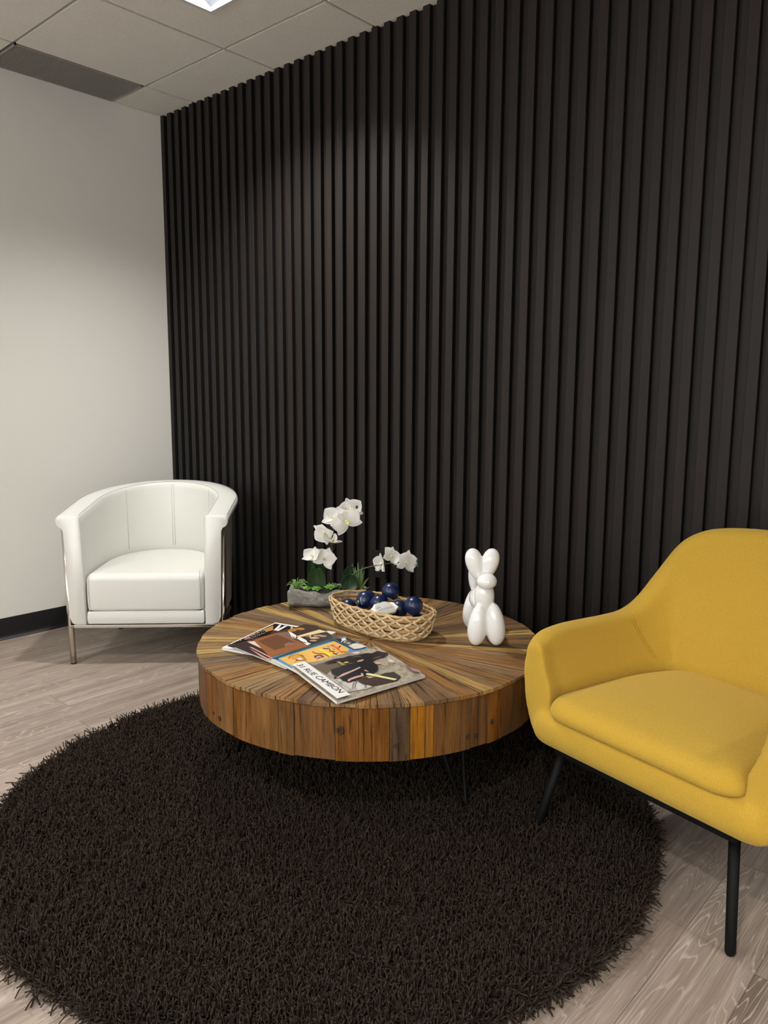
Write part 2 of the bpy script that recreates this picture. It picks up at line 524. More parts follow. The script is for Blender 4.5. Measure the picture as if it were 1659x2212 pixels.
# ------------------------------------------------------------------ ceiling fixtures
vent = tag(empty('air_vent', (XL+.147, GY+TILE/2, ZC)), 'fine grey eggcrate air return grille in the ceiling against the left wall', 'vent')
hx, hy = .147-.004, TILE/2-.0075
mb = MB()
for a, b, c, d in ((-hx,-hy,hx,-hy+.008),(-hx,hy-.008,hx,hy),(-hx,-hy,-hx+.006,hy),(hx-.006,-hy,hx,hy)): mb.box((a,b,-.001),(c,d,.014))
mb.build('frame', MAT['grille'], vent, smooth=False)
mb = MB()
n = 34
for i in range(1, n):
    x = -hx+.006+(2*hx-.012)*i/n; mb.box((x-.0009,-hy+.008,.002),(x+.0009,hy-.008,.013))
n = 80
for i in range(1, n):
    y = -hy+.008+(2*hy-.016)*i/n; mb.box((-hx+.006,y-.0012,.0005),(hx-.006,y+.0012,.0125))
mb.build('eggcrate_core', MAT['grille'], vent, smooth=False)
mb = MB(); mb.box((-hx, -hy, .06), (hx, hy, .07)); mb.box((-hx,-hy,.0141),(-hx+.004,hy,.06)); mb.box((hx-.004,-hy,.0141),(hx,hy,.06)); mb.box((-hx,-hy,.0141),(hx,-hy+.004,.06)); mb.box((-hx,hy-.004,.0141),(hx,hy,.06))
mb.build('duct_box', MAT['dark'], vent, smooth=False)

def downlight(lx, ly, label):
    r = tag(empty('ceiling_light', (lx, ly, ZC)), label, 'ceiling light')
    o, h = .0875, HOLE
    mb = MB()
    ro = [(-o,-o),(o,-o),(o,o),(-o,o)]; ri = [(-h,-h),(h,-h),(h,h),(-h,h)]
    mb.loft([[(a,b,0) for a,b in ro], [(a*.98,b*.98,-.004) for a,b in ro], [(a,b,-.004) for a,b in ri], [(a,b,.012) for a,b in ri]], cap=False)
    mb.build('trim_ring', MAT['trim'], r, smooth=False)
    mb = MB()
    rt = [(a*.62,b*.62,.085) for a,b in ri]
    mb.loft([[(a,b,.012) for a,b in ri], rt], cap=False)
    mb.build('reflector', MAT['reflector'], r, smooth=False)
    mb = MB(); mb.poly(rt[::-1]); mb.poly([(a*1.0,b*1.0,.0851) for a,b,_ in rt])
    mb.build('lens', MAT['lens'], r, smooth=False)
    return r
downlight(LAMPS[0][0], LAMPS[0][1], 'square recessed downlight glowing white in a ceiling tile near the slat wall')

# ------------------------------------------------------------------ shag rug
RUG = Vector((-1.53, 1.468, 0)); RR = .897
rug = tag(empty('shag_rug', RUG), 'round dark brown shag rug under the wooden coffee table', 'rug')
mb = MB()
n = 96
mb.loft([[(RR*f*math.cos(2*PI*k/n), RR*f*math.sin(2*PI*k/n), z) for k in range(n)] for f, z in ((.99, .0005), (1, .004), (.995, .012))])
mb.build('backing', MAT['rugback'], rug)

def pile_mesh(name, count, parent):
    rad = RR*np.sqrt(RNG.random(count)); ang = RNG.random(count)*2*PI
    px, py = rad*np.cos(ang), rad*np.sin(ang)
    # neighbouring tufts lean together: a smooth direction field plus a random part
    cell = 44
    fld = RNG.random((cell+2, cell+2))*2*PI
    gxi = (px/RR*.5+.5)*cell; gyi = (py/RR*.5+.5)*cell
    i0 = np.clip(gxi.astype(int), 0, cell); j0 = np.clip(gyi.astype(int), 0, cell)
    base = fld[i0, j0]
    lean = base + RNG.normal(0, .8, count)
    edge = np.clip((rad/RR-.93)/.07, 0, 1)
    dx = np.cos(lean)*(1-edge) + np.cos(ang)*edge*1.3; dy = np.sin(lean)*(1-edge) + np.sin(ang)*edge*1.3
    L = RNG.uniform(.022, .046, count)
    tilt = RNG.uniform(.25, 1.30, count)
    tilt = np.where(edge > .3, np.maximum(tilt, .75), tilt)
    f2 = RNG.uniform(-.45, .45, (16, 16)); tilt = np.clip(tilt + f2[np.clip(((px/RR*.5+.5)*15+RNG.normal(0,.35,count)).astype(int),0,15), np.clip(((py/RR*.5+.5)*15+RNG.normal(0,.35,count)).astype(int),0,15)], .1, 1.5)
    curl = RNG.uniform(-1.2, 2.2, count); spin = RNG.normal(0, 1.3, count)
    R0 = RNG.uniform(.0011, .0019, count)
    segs, sides = 5, 4
    V = np.zeros((count, segs+1, sides, 3), np.float32)
    cx, cy, cz = px.copy(), py.copy(), np.full(count, .009)
    wob = RNG.normal(0, .55, (count, 2))
    for s in range(segs+1):
        th = tilt + curl*s/segs
        q = spin*s/segs; ex, ey = dx*np.cos(q)-dy*np.sin(q), dx*np.sin(q)+dy*np.cos(q)
        hx, hy, hz = ex*np.sin(th)+wob[:,0]*.3*s/segs, ey*np.sin(th)+wob[:,1]*.3*s/segs, np.cos(th)
        if s > 0:
            cx = cx + hx*L/segs; cy = cy + hy*L/segs; cz = np.maximum(cz + hz*L/segs, .004)
        # frame across the strand
        ax, ay = -ey, ex
        nrm = np.hypot(ax, ay)+1e-6; ax, ay = ax/nrm, ay/nrm
        bx, by, bz = ay*hz, -ax*hz, ax*hy-ay*hx
        bn = np.sqrt(bx*bx+by*by+bz*bz)+1e-6
        rr = R0*(1.0 if s < segs else .78)*(1 + .22*(s % 2))
        for k in range(sides):
            c, d = math.cos(2*PI*k/sides), math.sin(2*PI*k/sides)
            V[:, s, k, 0] = cx + rr*(ax*c + bx/bn*d); V[:, s, k, 1] = cy + rr*(ay*c + by/bn*d); V[:, s, k, 2] = np.maximum(cz + rr*(bz/bn*d), .002)
    per = (segs+1)*sides
    loc = []
    for s in range(segs):
        for k in range(sides):
            l = (k+1) % sides
            loc.append((s*sides+k, s*sides+l, (s+1)*sides+l, (s+1)*sides+k))
    loc.append(tuple(segs*sides+k for k in range(sides)))
    loc = np.array(loc, np.int32)
    F = (loc[None] + (np.arange(count, dtype=np.int32)*per)[:, None, None]).reshape(-1)
    me = bpy.data.meshes.new(name)
    me.vertices.add(count*per); me.vertices.foreach_set('co', V.reshape(-1))
    me.loops.add(len(F)); me.loops.foreach_set('vertex_index', F)
    npoly = len(F)//4
    me.polygons.add(npoly); me.polygons.foreach_set('loop_start', np.arange(0, len(F), 4, dtype=np.int32))
    me.polygons.foreach_set('use_smooth', np.ones(npoly, bool))
    me.materials.append(MAT['yarn'])
    me.update(calc_edges=True)
    o = bpy.data.objects.new(name, me); COL.objects.link(o); o.parent = parent
    return o
tag(pile_mesh('pile', 135000, rug), kind='stuff')

# ------------------------------------------------------------------ coffee table
TC = Vector((-1.605, 1.735, 0)); TR, TZ, TB = .533, .41, .258
table = tag(empty('coffee_table', TC), 'round coffee table of reclaimed wood planks in a sunburst on thin black legs', 'table')
TINTS = [(.23,.138,.070), (.19,.115,.062), (.26,.160,.078), (.15,.095,.056), (.30,.195,.088), (.22,.115,.050), (.23,.140,.076), (.17,.118,.076), (.26,.138,.060), (.40,.270,.115), (.135,.082,.046), (.27,.180,.098)]
rt = random.Random(11)
mb = MB()
N = 62
cuts = [0.0]
for i in range(N): cuts.append(cuts[-1] + rt.uniform(.75, 1.3))
cuts = [c/cuts[-1]*2*PI for c in cuts]
CO = Vector((.012, -.012, 0))                # the sunburst's hub sits slightly off centre
prevt = None
for i in range(N):
    a0, a1 = cuts[i]+.0016, cuts[i+1]-.0016
    t = rt.choice(TINTS)
    while t == prevt: t = rt.choice(TINTS)
    prevt = t
    al = rt.random(); k = rt.uniform(.88, 1.12)
    col = (t[0]*k, t[1]*k, t[2]*k, al)
    ro = TR + rt.uniform(-.003, .002); zz = TZ + rt.uniform(-.0014, .0006)
    r0 = .004
    nr = 8
    am = (a0+a1)/2
    def pt(r, a, z):
        f = r/TR
        return (CO.x*(1-f)+r*math.cos(a), CO.y*(1-f)+r*math.sin(a), z)
    for s in range(nr):
        ra, rb = r0+(ro-r0)*s/nr, r0+(ro-r0)*(s+1)/nr
        P = [pt(ra,a0,zz), pt(rb,a0,zz), pt(rb,a1,zz), pt(ra,a1,zz)]
        h = (a1-a0)/2
        mb.poly(P, 0, [(ra,-h*ra),(rb,-h*rb),(rb,h*rb),(ra,h*ra)], col)
    h = (a1-a0)/2*ro
    zb = TZ-.0095
    mb.poly([pt(ro,a0,zb), pt(ro,a1,zb), pt(ro,a1,zz), pt(ro,a0,zz)], 0, [(ro+.02,-h),(ro+.02,h),(ro,h),(ro,-h)], col)
    for a in (a0, a1):
        P = [pt(r0,a,zb), pt(ro,a,zb), pt(ro,a,zz), pt(r0,a,zz)]
        mb.poly(P if a == a0 else P[::-1], 0, [(0,0),(ro,0),(ro,.014),(0,.014)], col)
n = 96
mb.poly([(.998*TR*math.cos(2*PI*k/n), .998*TR*math.sin(2*PI*k/n), TZ-.010) for k in range(n)], 1)
mb.build('tabletop', [MAT['top'], MAT['soil']], table, smooth=False)

mb = MB()
RT = [(.150,.064,.021), (.120,.057,.023), (.165,.068,.018), (.130,.066,.026), (.098,.048,.021), (.145,.072,.028), (.110,.055,.030), (.175,.078,.026)]
a = .35
prevt = None
while a < .35 + 2*PI - .04:
    w = rt.choice([.045, .06, .075, .09, .11])/TR
    b = min(a+w, .35+2*PI)
    if .35+2*PI-b < .05: b = .35+2*PI
    for fc_ in (5.553, 5.652, 5.769):
        if a < fc_ - .002 and b > fc_ - .035: b = fc_; break
    t = rt.choice(RT)
    while t == prevt: t = rt.choice(RT)
    prevt = t
    if a < 5.70 < b: t = (.30, .125, .022)      # the one bright orange board
    elif a < 5.60 < b: t = (.075, .044, .024)   # its weathered dark neighbour
    k = rt.uniform(.9, 1.1); col = (t[0]*k, t[1]*k, t[2]*k, rt.random())
    ro = TR - .005 + rt.uniform(-.0015, .0015); zb = TB + rt.uniform(-.0015, .0015); zt = TZ-.0101
    a0, a1 = a+.0011, b-.0011
    ns = max(2, int((b-a)/.05))
    for s in range(ns):
        p, q = a0+(a1-a0)*s/ns, a0+(a1-a0)*(s+1)/ns
        c0, s0, c1, s1 = math.cos(p), math.sin(p), math.cos(q), math.sin(q)
        mb.poly([(ro*c0,ro*s0,zb),(ro*c1,ro*s1,zb),(ro*c1,ro*s1,zt),(ro*c0,ro*s0,zt)], 0, [(zb,p*ro),(zb,q*ro),(zt,q*ro),(zt,p*ro)], col)
        ri = ro-.02
        mb.poly([(ri*c0,ri*s0,zb),(ri*c1,ri*s1,zb),(ro*c1,ro*s1,zb),(ro*c0,ro*s0,zb)], 0, [(0,p*ro),(0,q*ro),(.02,q*ro),(.02,p*ro)], col)
    for p, fl in ((a0, 0), (a1, 1)):
        c0, s0 = math.cos(p), math.sin(p); ri = ro-.02
        P = [(ri*c0,ri*s0,zb),(ro*c0,ro*s0,zb),(ro*c0,ro*s0,zt),(ri*c0,ri*s0,zt)]
        mb.poly(P[::-1] if fl else P, 0, [(zb,0),(zb,.02),(zt,.02),(zt,0)], col)
    a = b
ri = TR-.024
mb.loft([[(ri*math.cos(2*PI*k/n), ri*math.sin(2*PI*k/n), z) for k in range(n)] for z in (TB+.002, TZ-.0105)], 1)
mb.build('side_boards', [MAT['rim'], MAT['soil']], table, smooth=False)
# knots and old bolt holes in the side boards
SCAR = plain('dark_wood_scar', (.035, .018, .009), .8)
def knot(px, py, r):
    # a ring-shaped nail scar on the curved side, found on the board it sits on
    d = ray(px, py); o = CAM - TC
    A = d.x*d.x+d.y*d.y; B = 2*(o.x*d.x+o.y*d.y); C0 = o.x*o.x+o.y*o.y-(TR-.004)**2
    t = (-B-math.sqrt(B*B-4*A*C0))/(2*A); P = o + d*t
    mb = MB()
    nn = Vector((P.x, P.y, 0)).normalized(); tt = Vector((-nn.y, nn.x, 0))
    mb.tube([P + nn*.0004 + (tt*math.cos(q*PI/6)*.85 + Vector((0,0,1))*math.sin(q*PI/6))*r for q in range(12)], r*.28, 5, loop=True)
    mb.ball(P, (r*.3, r*.3, r*.3), 8, 6)
    mb.build('nail_scar', SCAR, table)
for q in ((735,1578,.009),(474,1552,.006),(461,1540,.004),(1010,1591,.006),(1030,1588,.006),(1063,1559,.006),(855,1611,.005)): knot(*q)
for adeg in (-9, 107, 222):
    a = math.radians(adeg); c, s = math.cos(a), math.sin(a)
    mb = MB()
    def L(r, w, z): return (r*c - w*s, r*s + w*c, z)
    mb.tube([L(.36,-.055,TB), L(.395,-.028,.13), L(.425,-.009,.04), L(.430,0,.026), L(.425,.009,.04), L(.395,.028,.13), L(.36,.055,TB)], .006, 8)
    mb.build('leg', MAT['blackmetal'], table)

# ------------------------------------------------------------------ white tub chair
wc = tag(empty('tub_chair', (-2.940, 1.749, 0), math.atan2(.702, .712)), 'white leather tub armchair with chrome legs in the corner', 'armchair')
HW, V0, VB = .322, .28, .38
def wpath(s):
    """s 0..1 from the right arm front, round the back, to the left arm front: x, y, outward nx, ny"""
    half = s <= .5
    q = s*2 if half else (1-s)*2
    if q < .36:
        x, y, nx, ny = HW, V0*q/.36, 1., 0.
    else:
        a = (q-.36)/.64*PI/2
        x, y = HW*math.cos(a), V0+VB*math.sin(a)
        nx, ny = math.cos(a)*VB, math.sin(a)*HW
        l = math.hypot(nx, ny); nx, ny = nx/l, ny/l
    return (x, y, nx, ny) if half else (-x, y, -nx, ny)
def wtop(y): return .655 + .080*min(1, max(0, y/.66))**.95
def wprof(zt, y):
    zb = .178 + .012*sm(y, .3, .66)
    return [(-.032,zb),(-.010,zb+.006),(0,zb+.03),(.006,.40),(.012,zt-.064),(.019,zt-.050),(.032,zt-.043),(.0395,zt-.034),(.041,zt-.020),(.038,zt-.006),(.028,zt),(0,zt+.002),(-.042,zt+.001),(-.054,zt-.003),(-.0605,zt-.012),(-.062,zt-.03),(-.066,.40),(-.068,zb)]
rings = []
SS = [i/72 for i in range(73)]
for i, s in enumerate(SS):
    x, y, nx, ny = wpath(s); zt = wtop(y); pr = wprof(zt, y)
    if i in (0, 72):
        cn = sum(p[0] for p in pr)/len(pr); cz = sum(p[1] for p in pr)/len(pr)
        for f, dy in (((.93, -.006), (.985, -.0035)) if i == 0 else ((.985, -.0035), (.93, -.006))):
            rings.append([(x+(cn+(n_-cn)*f)*nx, y+dy, cz+(z-cz)*(1-(1-f)*.25)) for n_, z in pr])
        if i == 0: rings.append([(x+n_*nx, y, z) for n_, z in pr])
        else: rings.insert(-2, [(x+n_*nx, y, z) for n_, z in pr])
    else:
        rings.append([(x+n_*nx, y+n_*ny, z) for n_, z in pr])
mb = MB(); mb.loft([r[::-1] for r in rings])
shell = mb.build('arm_and_back_shell', MAT['leather'], wc, angle=50)
def wp(s, n_, dz=0.0):
    x, y, nx, ny = wpath(s); return (x+n_*nx, y+n_*ny, wtop(y)+dz)
mb = MB()
mb.tube([wp(s, .034, -.0003) for s in SS[1:-1]], .0008, 5)
mb.tube([wp(s, -.050, -.0006) for s in SS[1:-1]], .0008, 5)
for sx in (0, 1):
    zt = wtop(0); sg = 1 if sx == 0 else -1
    mb.tube([(sg*(HW+n_), -.0045, zt-.004) for n_ in (.036, .01, -.02, -.052)], .0007, 5)
    mb.tube([(sg*(HW-.059), -.0048, z) for z in (zt-.006, .55, .42, .30, .20)], .0009, 5)
for s, dn in ((.5-.0045, 0), (.5+.0045, 0)):
    x, y, nx, ny = wpath(s); zt = wtop(y)
    mb.tube([(x-.0617*nx, y-.0617*ny, zt-.012), (x-.064*nx, y-.064*ny, zt-.17), (x-.0665*nx, y-.0665*ny, .415)], .0008, 5)
    mb.tube([wp(s, n_, .0005) for n_ in (.03, 0, -.05)], .0008, 5)
for s in (.32, .68):
    x, y, nx, ny = wpath(s); zt = wtop(y)
    mb.tube([(x-.0617*nx, y-.0617*ny, zt-.012), (x-.064*nx, y-.064*ny, zt-.17), (x-.0665*nx, y-.0665*ny, .415)], .0008, 5)
mb.build('seam', MAT['seam'], shell)
def dshape(hw, y0, ys, yb, k=24):
    P = [(hw, y0), (hw, (y0+ys)/2)]
    for i in range(k+1):
        a = PI*i/k; P.append((hw*math.cos(a), ys+(yb-ys)*math.sin(a)))
    return P + [(-hw, (y0+ys)/2), (-hw, y0)]
def cushion(name, out, z0, z1, r, crown, mat, parent, rt=None, rh=None, steps=6):
    """upholstered block from a plan outline: rounded rim, crowned top"""
    cx = sum(p[0] for p in out)/len(out); cy = sum(p[1] for p in out)/len(out)
    def inset(d, z):
        R = []
        n = len(out)
        for i in range(n):
            p0, p1, p2 = Vector(out[i-1]), Vector(out[i]), Vector(out[(i+1) % n])
            e1, e2 = (p1-p0).normalized(), (p2-p1).normalized()
            n1, n2 = Vector((-e1.y, e1.x)), Vector((-e2.y, e2.x))
            b = n1+n2
            b = b/max(b.length_squared, .4)*2*.5 if b.length > 1e-4 else n1
            b = b*(1/max(.5, b.dot(n1))) if b.dot(n1) != 0 else b
            q = p1 + b*d
            R.append((q.x, q.y, z))
        return R
    rt = rt or r; rh = rh or rt
    rings = []
    for i in range(steps+1):
        a = PI/2*i/steps; rings.append(inset(r*(1-math.sin(a)), z0+r*(1-math.cos(a))))
    for f in (.33, .66): rings.append(inset(-.002*math.sin(PI*f), z0+r+(z1-z0-r-rt)*f))
    for i in range(steps+1):
        a = PI/2*i/steps; rings.append(inset(rh*(1-math.cos(a)), z1-rt+rt*math.sin(a)))
    last = rings[-1]
    for f in (.93, .84, .74, .62, .5, .38, .26, .14, .05):
        rings.append([(cx+(p[0]-cx)*f, cy+(p[1]-cy)*f, z1+crown*(1-f*f)*(1-.35*(1-f))) for p in last])
    mb = MB(); mb.loft(rings)
    return mb.build(name, mat, parent)
def dens(P, d=.03):
    out = []
    n = len(P)
    for i in range(n):
        a, b = Vector(P[i]), Vector(P[(i+1) % n]); k = max(1, int((b-a).length/d))
        for j in range(k): out.append(tuple(a.lerp(b, j/k)))
    return out
def roundpoly(P, r, k=5):
    """rounds the corners of a plan outline; r: one radius or one per corner"""
    out = []; n = len(P)
    rs = r if hasattr(r, '__len__') else [r]*n
    for i in range(n):
        p0, p1, p2 = Vector(P[i-1]), Vector(P[i]), Vector(P[(i+1) % n])
        e1, e2 = (p0-p1).normalized(), (p2-p1).normalized()
        a, b = p1+e1*rs[i], p1+e2*rs[i]
        for j in range(k+1):
            t = j/k; out.append(tuple((1-t)**2*a + 2*t*(1-t)*p1 + t*t*b))
    return out
_P = dshape(.251, -.006, .27, .575)
cu = cushion('seat_cushion', dens(roundpoly(_P, [.030]+[.002]*(len(_P)-2)+[.030], 7), .02), .240, .404, .010, .014, MAT['leather'], wc, .030, .030)
remesh(cu, .005, 8, .5)
for sx in (-1, 1):
    mb = MB()
    mb.tube([(sx*.236, -.0075, .256), (sx*.238, -.0082, .33), (sx*.236, -.0075, .392), (sx*.232, .006, .407), (sx*.228, .05, .4105)], .0007, 5)
    mb.build('seam', MAT['seam'], cu)
pan = cushion('front_panel', dens(roundpoly([(.249,-.004),(.249,.06),(-.249,.06),(-.249,-.004)], .004)), .180, .2395, .010, 0, MAT['leather'], wc)
mb = MB(); P = dshape(.25, .02, .27, .56); mb.loft([[(x,y,z) for x,y in P] for z in (.185, .245)])
mb.build('seat_deck', MAT['leather'], wc, smooth=False)
mb = MB()
mb.box((-.327, .002, .163), (.327, .022, .177))
for sx in (-1, 1): mb.box((sx*.318-.010, .002, .163), (sx*.318+.010, .30, .177))
mb.tube([(-.315,.30,.170),(-.27,.47,.170),(-.14,.60,.170),(.14,.60,.170),(.27,.47,.170),(.315,.30,.170)], .008, 6)
bevel(mb.build('base_rail', MAT['chrome'], wc, smooth=False), .002, 2)
for sx in (-1, 1):
    for q, (y0, y1, x0, x1) in enumerate(((.016, .024, .325, .338), (.53, .50, .266, .288))):
        mb = MB()
        mb.tube([(sx*x0, y0, .006), (sx*(x0+(x1-x0)*.28), y0+(y1-y0)*.28, .17), (sx*x1, y1, wtop(y1)-.052)], .0125, 16)
        lg = mb.build('leg', MAT['chrome'], wc)
        mb = MB(); mb.tube([(sx*x0, y0, 0), (sx*x0, y0, .008)], .0118, 16)
        mb.build('foot_cap', MAT['foot'], lg)

# ------------------------------------------------------------------ mustard lounge chair
YO = Vector((-.709, 1.663, 0)); YA = math.atan2(-.23158, .97282)
yc = tag(empty('lounge_chair', YO, YA), 'mustard yellow felt lounge chair with black legs at the edge of the brown rug', 'armchair')
YC = .02
ST = [  # outline half: x (from centre line), y, top z, thickness at top, inner offset at seat height, lean of the top outwards
    (.362, -.012, .530, .058, .095, -.020),
    (.382,  .04,  .547, .064, .108, -.018),
    (.390,  .12,  .553, .068, .118, -.016),
    (.391,  .22,  .552, .070, .124, -.016),
    (.388,  .31,  .551, .072, .130, -.016),
    (.382,  .385, .558, .074, .136, -.016),
    (.371,  .450, .592, .076, .144, -.016),
    (.347,  .515, .664, .080, .156, -.010),
    (.306,  .566, .742, .082, .168, -.002),
    (.238,  .597, .786, .084, .172,  .004),
    (.154,  .611, .804, .085, .174,  .008),
    (.072,  .617, .810, .085, .174,  .010),
    (0,     .618, .812, .085, .174,  .010)]
full = ST + [(-a, *r) for a, *r in ST[-2::-1]]
PTS = catmull(full, 4)
rings = []
for i, p in enumerate(PTS):
    a, b = PTS[max(0, i-1)], PTS[min(len(PTS)-1, i+1)]
    tx, ty = b[0]-a[0], b[1]-a[1]; l = math.hypot(tx, ty); nx, ny = ty/l, -tx/l
    if i == 0: nx, ny = 1, 0
    if i == len(PTS)-1: nx, ny = -1, 0
    x, y, zt, th, inn, lean = p
    h = zt-.27
    sec = [(-.075, .268), (-.052, .275), (-.030, .305), (-.010, .36), (0, .44)]
    if zt > .6:
        k = (zt-.6)/.2
        sec += [(lean*.4*k, .44+(zt-.44)*.35), (lean*.8, .44+(zt-.44)*.7)]
    else:
        sec += [(-.002, .48), (lean*.35, zt-.05)]
    r_ = th/2
    cxn = lean - r_ + .012
    for q in range(7):
        an = math.radians(15 + 150*q/6)
        sec.append((cxn + r_*math.cos(an), zt - r_*.8 + r_*.8*math.sin(an)))
    inner_top = cxn - r_
    sec += [(inner_top + (-inn-inner_top)*.30, zt-.045-(zt-.045-.42)*.30), (inner_top + (-inn-inner_top)*.68, zt-.045-(zt-.045-.42)*.68), (-inn, .42), (-inn-.004, .34), (-inn-.004, .268)]
    rings.append([(YC + x + n_*nx, y + n_*ny, z) for n_, z in sec])
mb = MB(); mb.loft([r[::-1] for r in rings])
# seat base joined into the shell: apron with a rounded front edge
P = roundpoly([(YC+.312,-.036),(YC+.325,.30),(YC+.24,.53),(YC-.24,.53),(YC-.325,.30),(YC-.312,-.036)], [.03,.06,.08,.08,.06,.03])
def ins(P, d):
    cx = sum(p[0] for p in P)/len(P); cy = sum(p[1] for p in P)/len(P)
    return [(cx+(x-cx)*(1-d/.30), cy+(y-cy)*(1-d/.28)) for x, y in P]
prof = [(.040,.266),(.018,.272),(.006,.285),(0,.305),(.002,.335),(.010,.352),(.03,.358)]
mb.loft([[(x,y,z) for x,y in ins(P,d)] for d, z in prof])
ysh = mb.build('upholstered_shell', MAT['felt'], yc)
remesh(ysh, .008, 10, .5)
ycu_r = .045
CP = dens(roundpoly([(YC+.272,-.040),(YC+.262,.30),(YC+.20,.475),(YC-.20,.475),(YC-.262,.30),(YC-.272,-.040)], [.075,.08,.08,.08,.08,.075], 9), .02)
ycu = cushion('seat_cushion', CP, .356, .414, .012, .018, MAT['felt'], yc, .042, .050)
remesh(ycu, .006, 8, .5)
for sg in (-1, 1):
    mb = MB()
    for d in (-.004, .004):
        mb.tube([(YC+sg*(.380-.138+.060*q/14), .395-.03*q/14+d, .435+.105*q/14) for q in range(15)], .0007, 5)
    so = mb.build('seam', MAT['felt_thread'], ysh)
    sw = so.modifiers.new('on_surface', 'SHRINKWRAP'); sw.target = ysh; sw.wrap_method = 'NEAREST_SURFACEPOINT'; sw.wrap_mode = 'ABOVE_SURFACE'; sw.offset = .0004
mb = MB()
mb.box((YC-.25, -.004, .251), (YC+.25, .50, .268))
bevel(mb.build('base_plate', MAT['blackmetal'], yc, smooth=False), .004, 2)
for (x0, y0, z0, x1, y1) in ((.277,0,0,.236,.055), (-.277,0,.03,-.240,.055), (.270,.56,0,.225,.50), (-.270,.56,0,-.225,.50)):
    mb = MB()
    mb.tube([(x0,y0,z0+.004),(x0,y0,z0+.009),(x1,y1,.262)], [.0095,.0115,.0125], 16)
    mb.build('leg', MAT['blackmetal'], yc)

# ------------------------------------------------------------------ stone-look planter with orchids and succulents
PD = 2.735                                         # distance of the planter's axis along the view
PX = Vector((CR.x, CR.y, 0)).normalized()          # along the planter
PYv = Vector((-PX.y, PX.x, 0))                     # towards the slat wall
p0 = at_depth(708, 1300, PD); PC = Vector((p0.x, p0.y, TZ))
plant = tag(empty('orchid_planter', PC, math.atan2(PX.y, PX.x)), 'grey bark-textured planter with white orchids and small succulents at the back of the table', 'potted plant')
PINV = (Matrix.Translation(PC) @ Matrix.Rotation(math.atan2(PX.y, PX.x), 4, 'Z')).inverted()
def pl(x, y, back=0.0):
    """photo point at the planter's distance (plus back metres) in the planter's own axes"""
    return PINV @ at_depth(x, y, PD + back)
HL = .142
rings = []
for i in range(41):
    t = i/40; x = -HL + 2*HL*t
    bump = .012*math.exp(-((t-.42)/.12)**2) - .006*math.exp(-((t-.22)/.08)**2)
    top = .068 + .006*math.sin(t*9+1) + .004*math.sin(t*23)
    w = .046 + .004*math.sin(t*7+2) + bump
    sec = []
    for q in range(22):                            # outside: from the back rim under to the front rim
        a = math.radians(20 + (-220)*q/21)
        zz = .036 + .036*math.sin(a)
        sec.append([x, w*math.cos(a)*(1.0), zz])
    sec[0][2] = top*.98; sec[-1][2] = top*.98
    sec[1][2] = .055; sec[-2][2] = .055
    wi = w - .012
    sec += [[x, -wi*.98, top], [x, -wi, .052], [x, 0, .050], [x, wi, .052], [x, wi*.98, top]]
    if t < .045 or t > .955:                       # closed ends
        for p in sec[22:]: p[2] = min(top, .066) if p[1] else .064
    for p in sec:
        nz = mnoise.noise(Vector((p[0]*38, p[1]*55, p[2]*55)))*.007 + mnoise.noise(Vector((p[0]*80, p[1]*190, p[2]*190)))*.0036
        if abs(p[1]) > .02: p[1] += nz*(1 if p[1] > 0 else -1)
        if p[2] > .06: p[2] += nz*.8
        p[2] = max(p[2], 0)
        if t in (0, 1): p[0] += nz*1.4
    rings.append(sec)
mb = MB(); mb.loft(rings)
subsurf(mb.build('planter', MAT['concrete'], plant), 1)
mb = MB(); mb.loft([[(HL*.90*math.cos(2*PI*k/24)*1.0, .033*math.sin(2*PI*k/24), z) for k in range(24)] for z in (.045, .064)])
mb.build('soil', MAT['soil'], plant)

def frame_m(fwd, up=Vector((0, 0, 1)), roll=0.0):
    z = Vector(fwd).normalized(); x = up.cross(z)
    if x.length < .05: x = Vector((1, 0, 0))
    x.normalize(); y = z.cross(x)
    return Matrix((x, y, z)).transposed() @ Matrix.Rotation(roll, 3, 'Z')
def blade(mb, base, R, L, Wd, cup=.2, bend=.3, tip=1.0, m=0, nu=9, nv=7, waist=.55, thick=0.0):
    """petal or leaf: grows along local +y from base, faces local +z"""
    g = []
    for i in range(nu+1):
        th = PI*(.04+.93*i/nu)
        s = (1-math.cos(th))/2
        w = Wd*math.sin(PI*s**waist)**.62 if i < nu else Wd*.16
        if i == 0: w = Wd*.12
        row = []
        for j in range(nv):
            t = -1 + 2*j/(nv-1)
            p = Vector((t*w*.5, s*L - .05*Wd*t*t*tip*s, cup*Wd*t*t*.5 + bend*L*s*s - .06*L*math.sin(PI*s)*(1-t*t)))
            row.append(mb.vert(Vector(base) + R @ p))
        g.append(row)
    for i in range(nu):
        for j in range(nv-1):
            mb.face((g[i][j], g[i][j+1], g[i+1][j+1], g[i+1][j]), m)
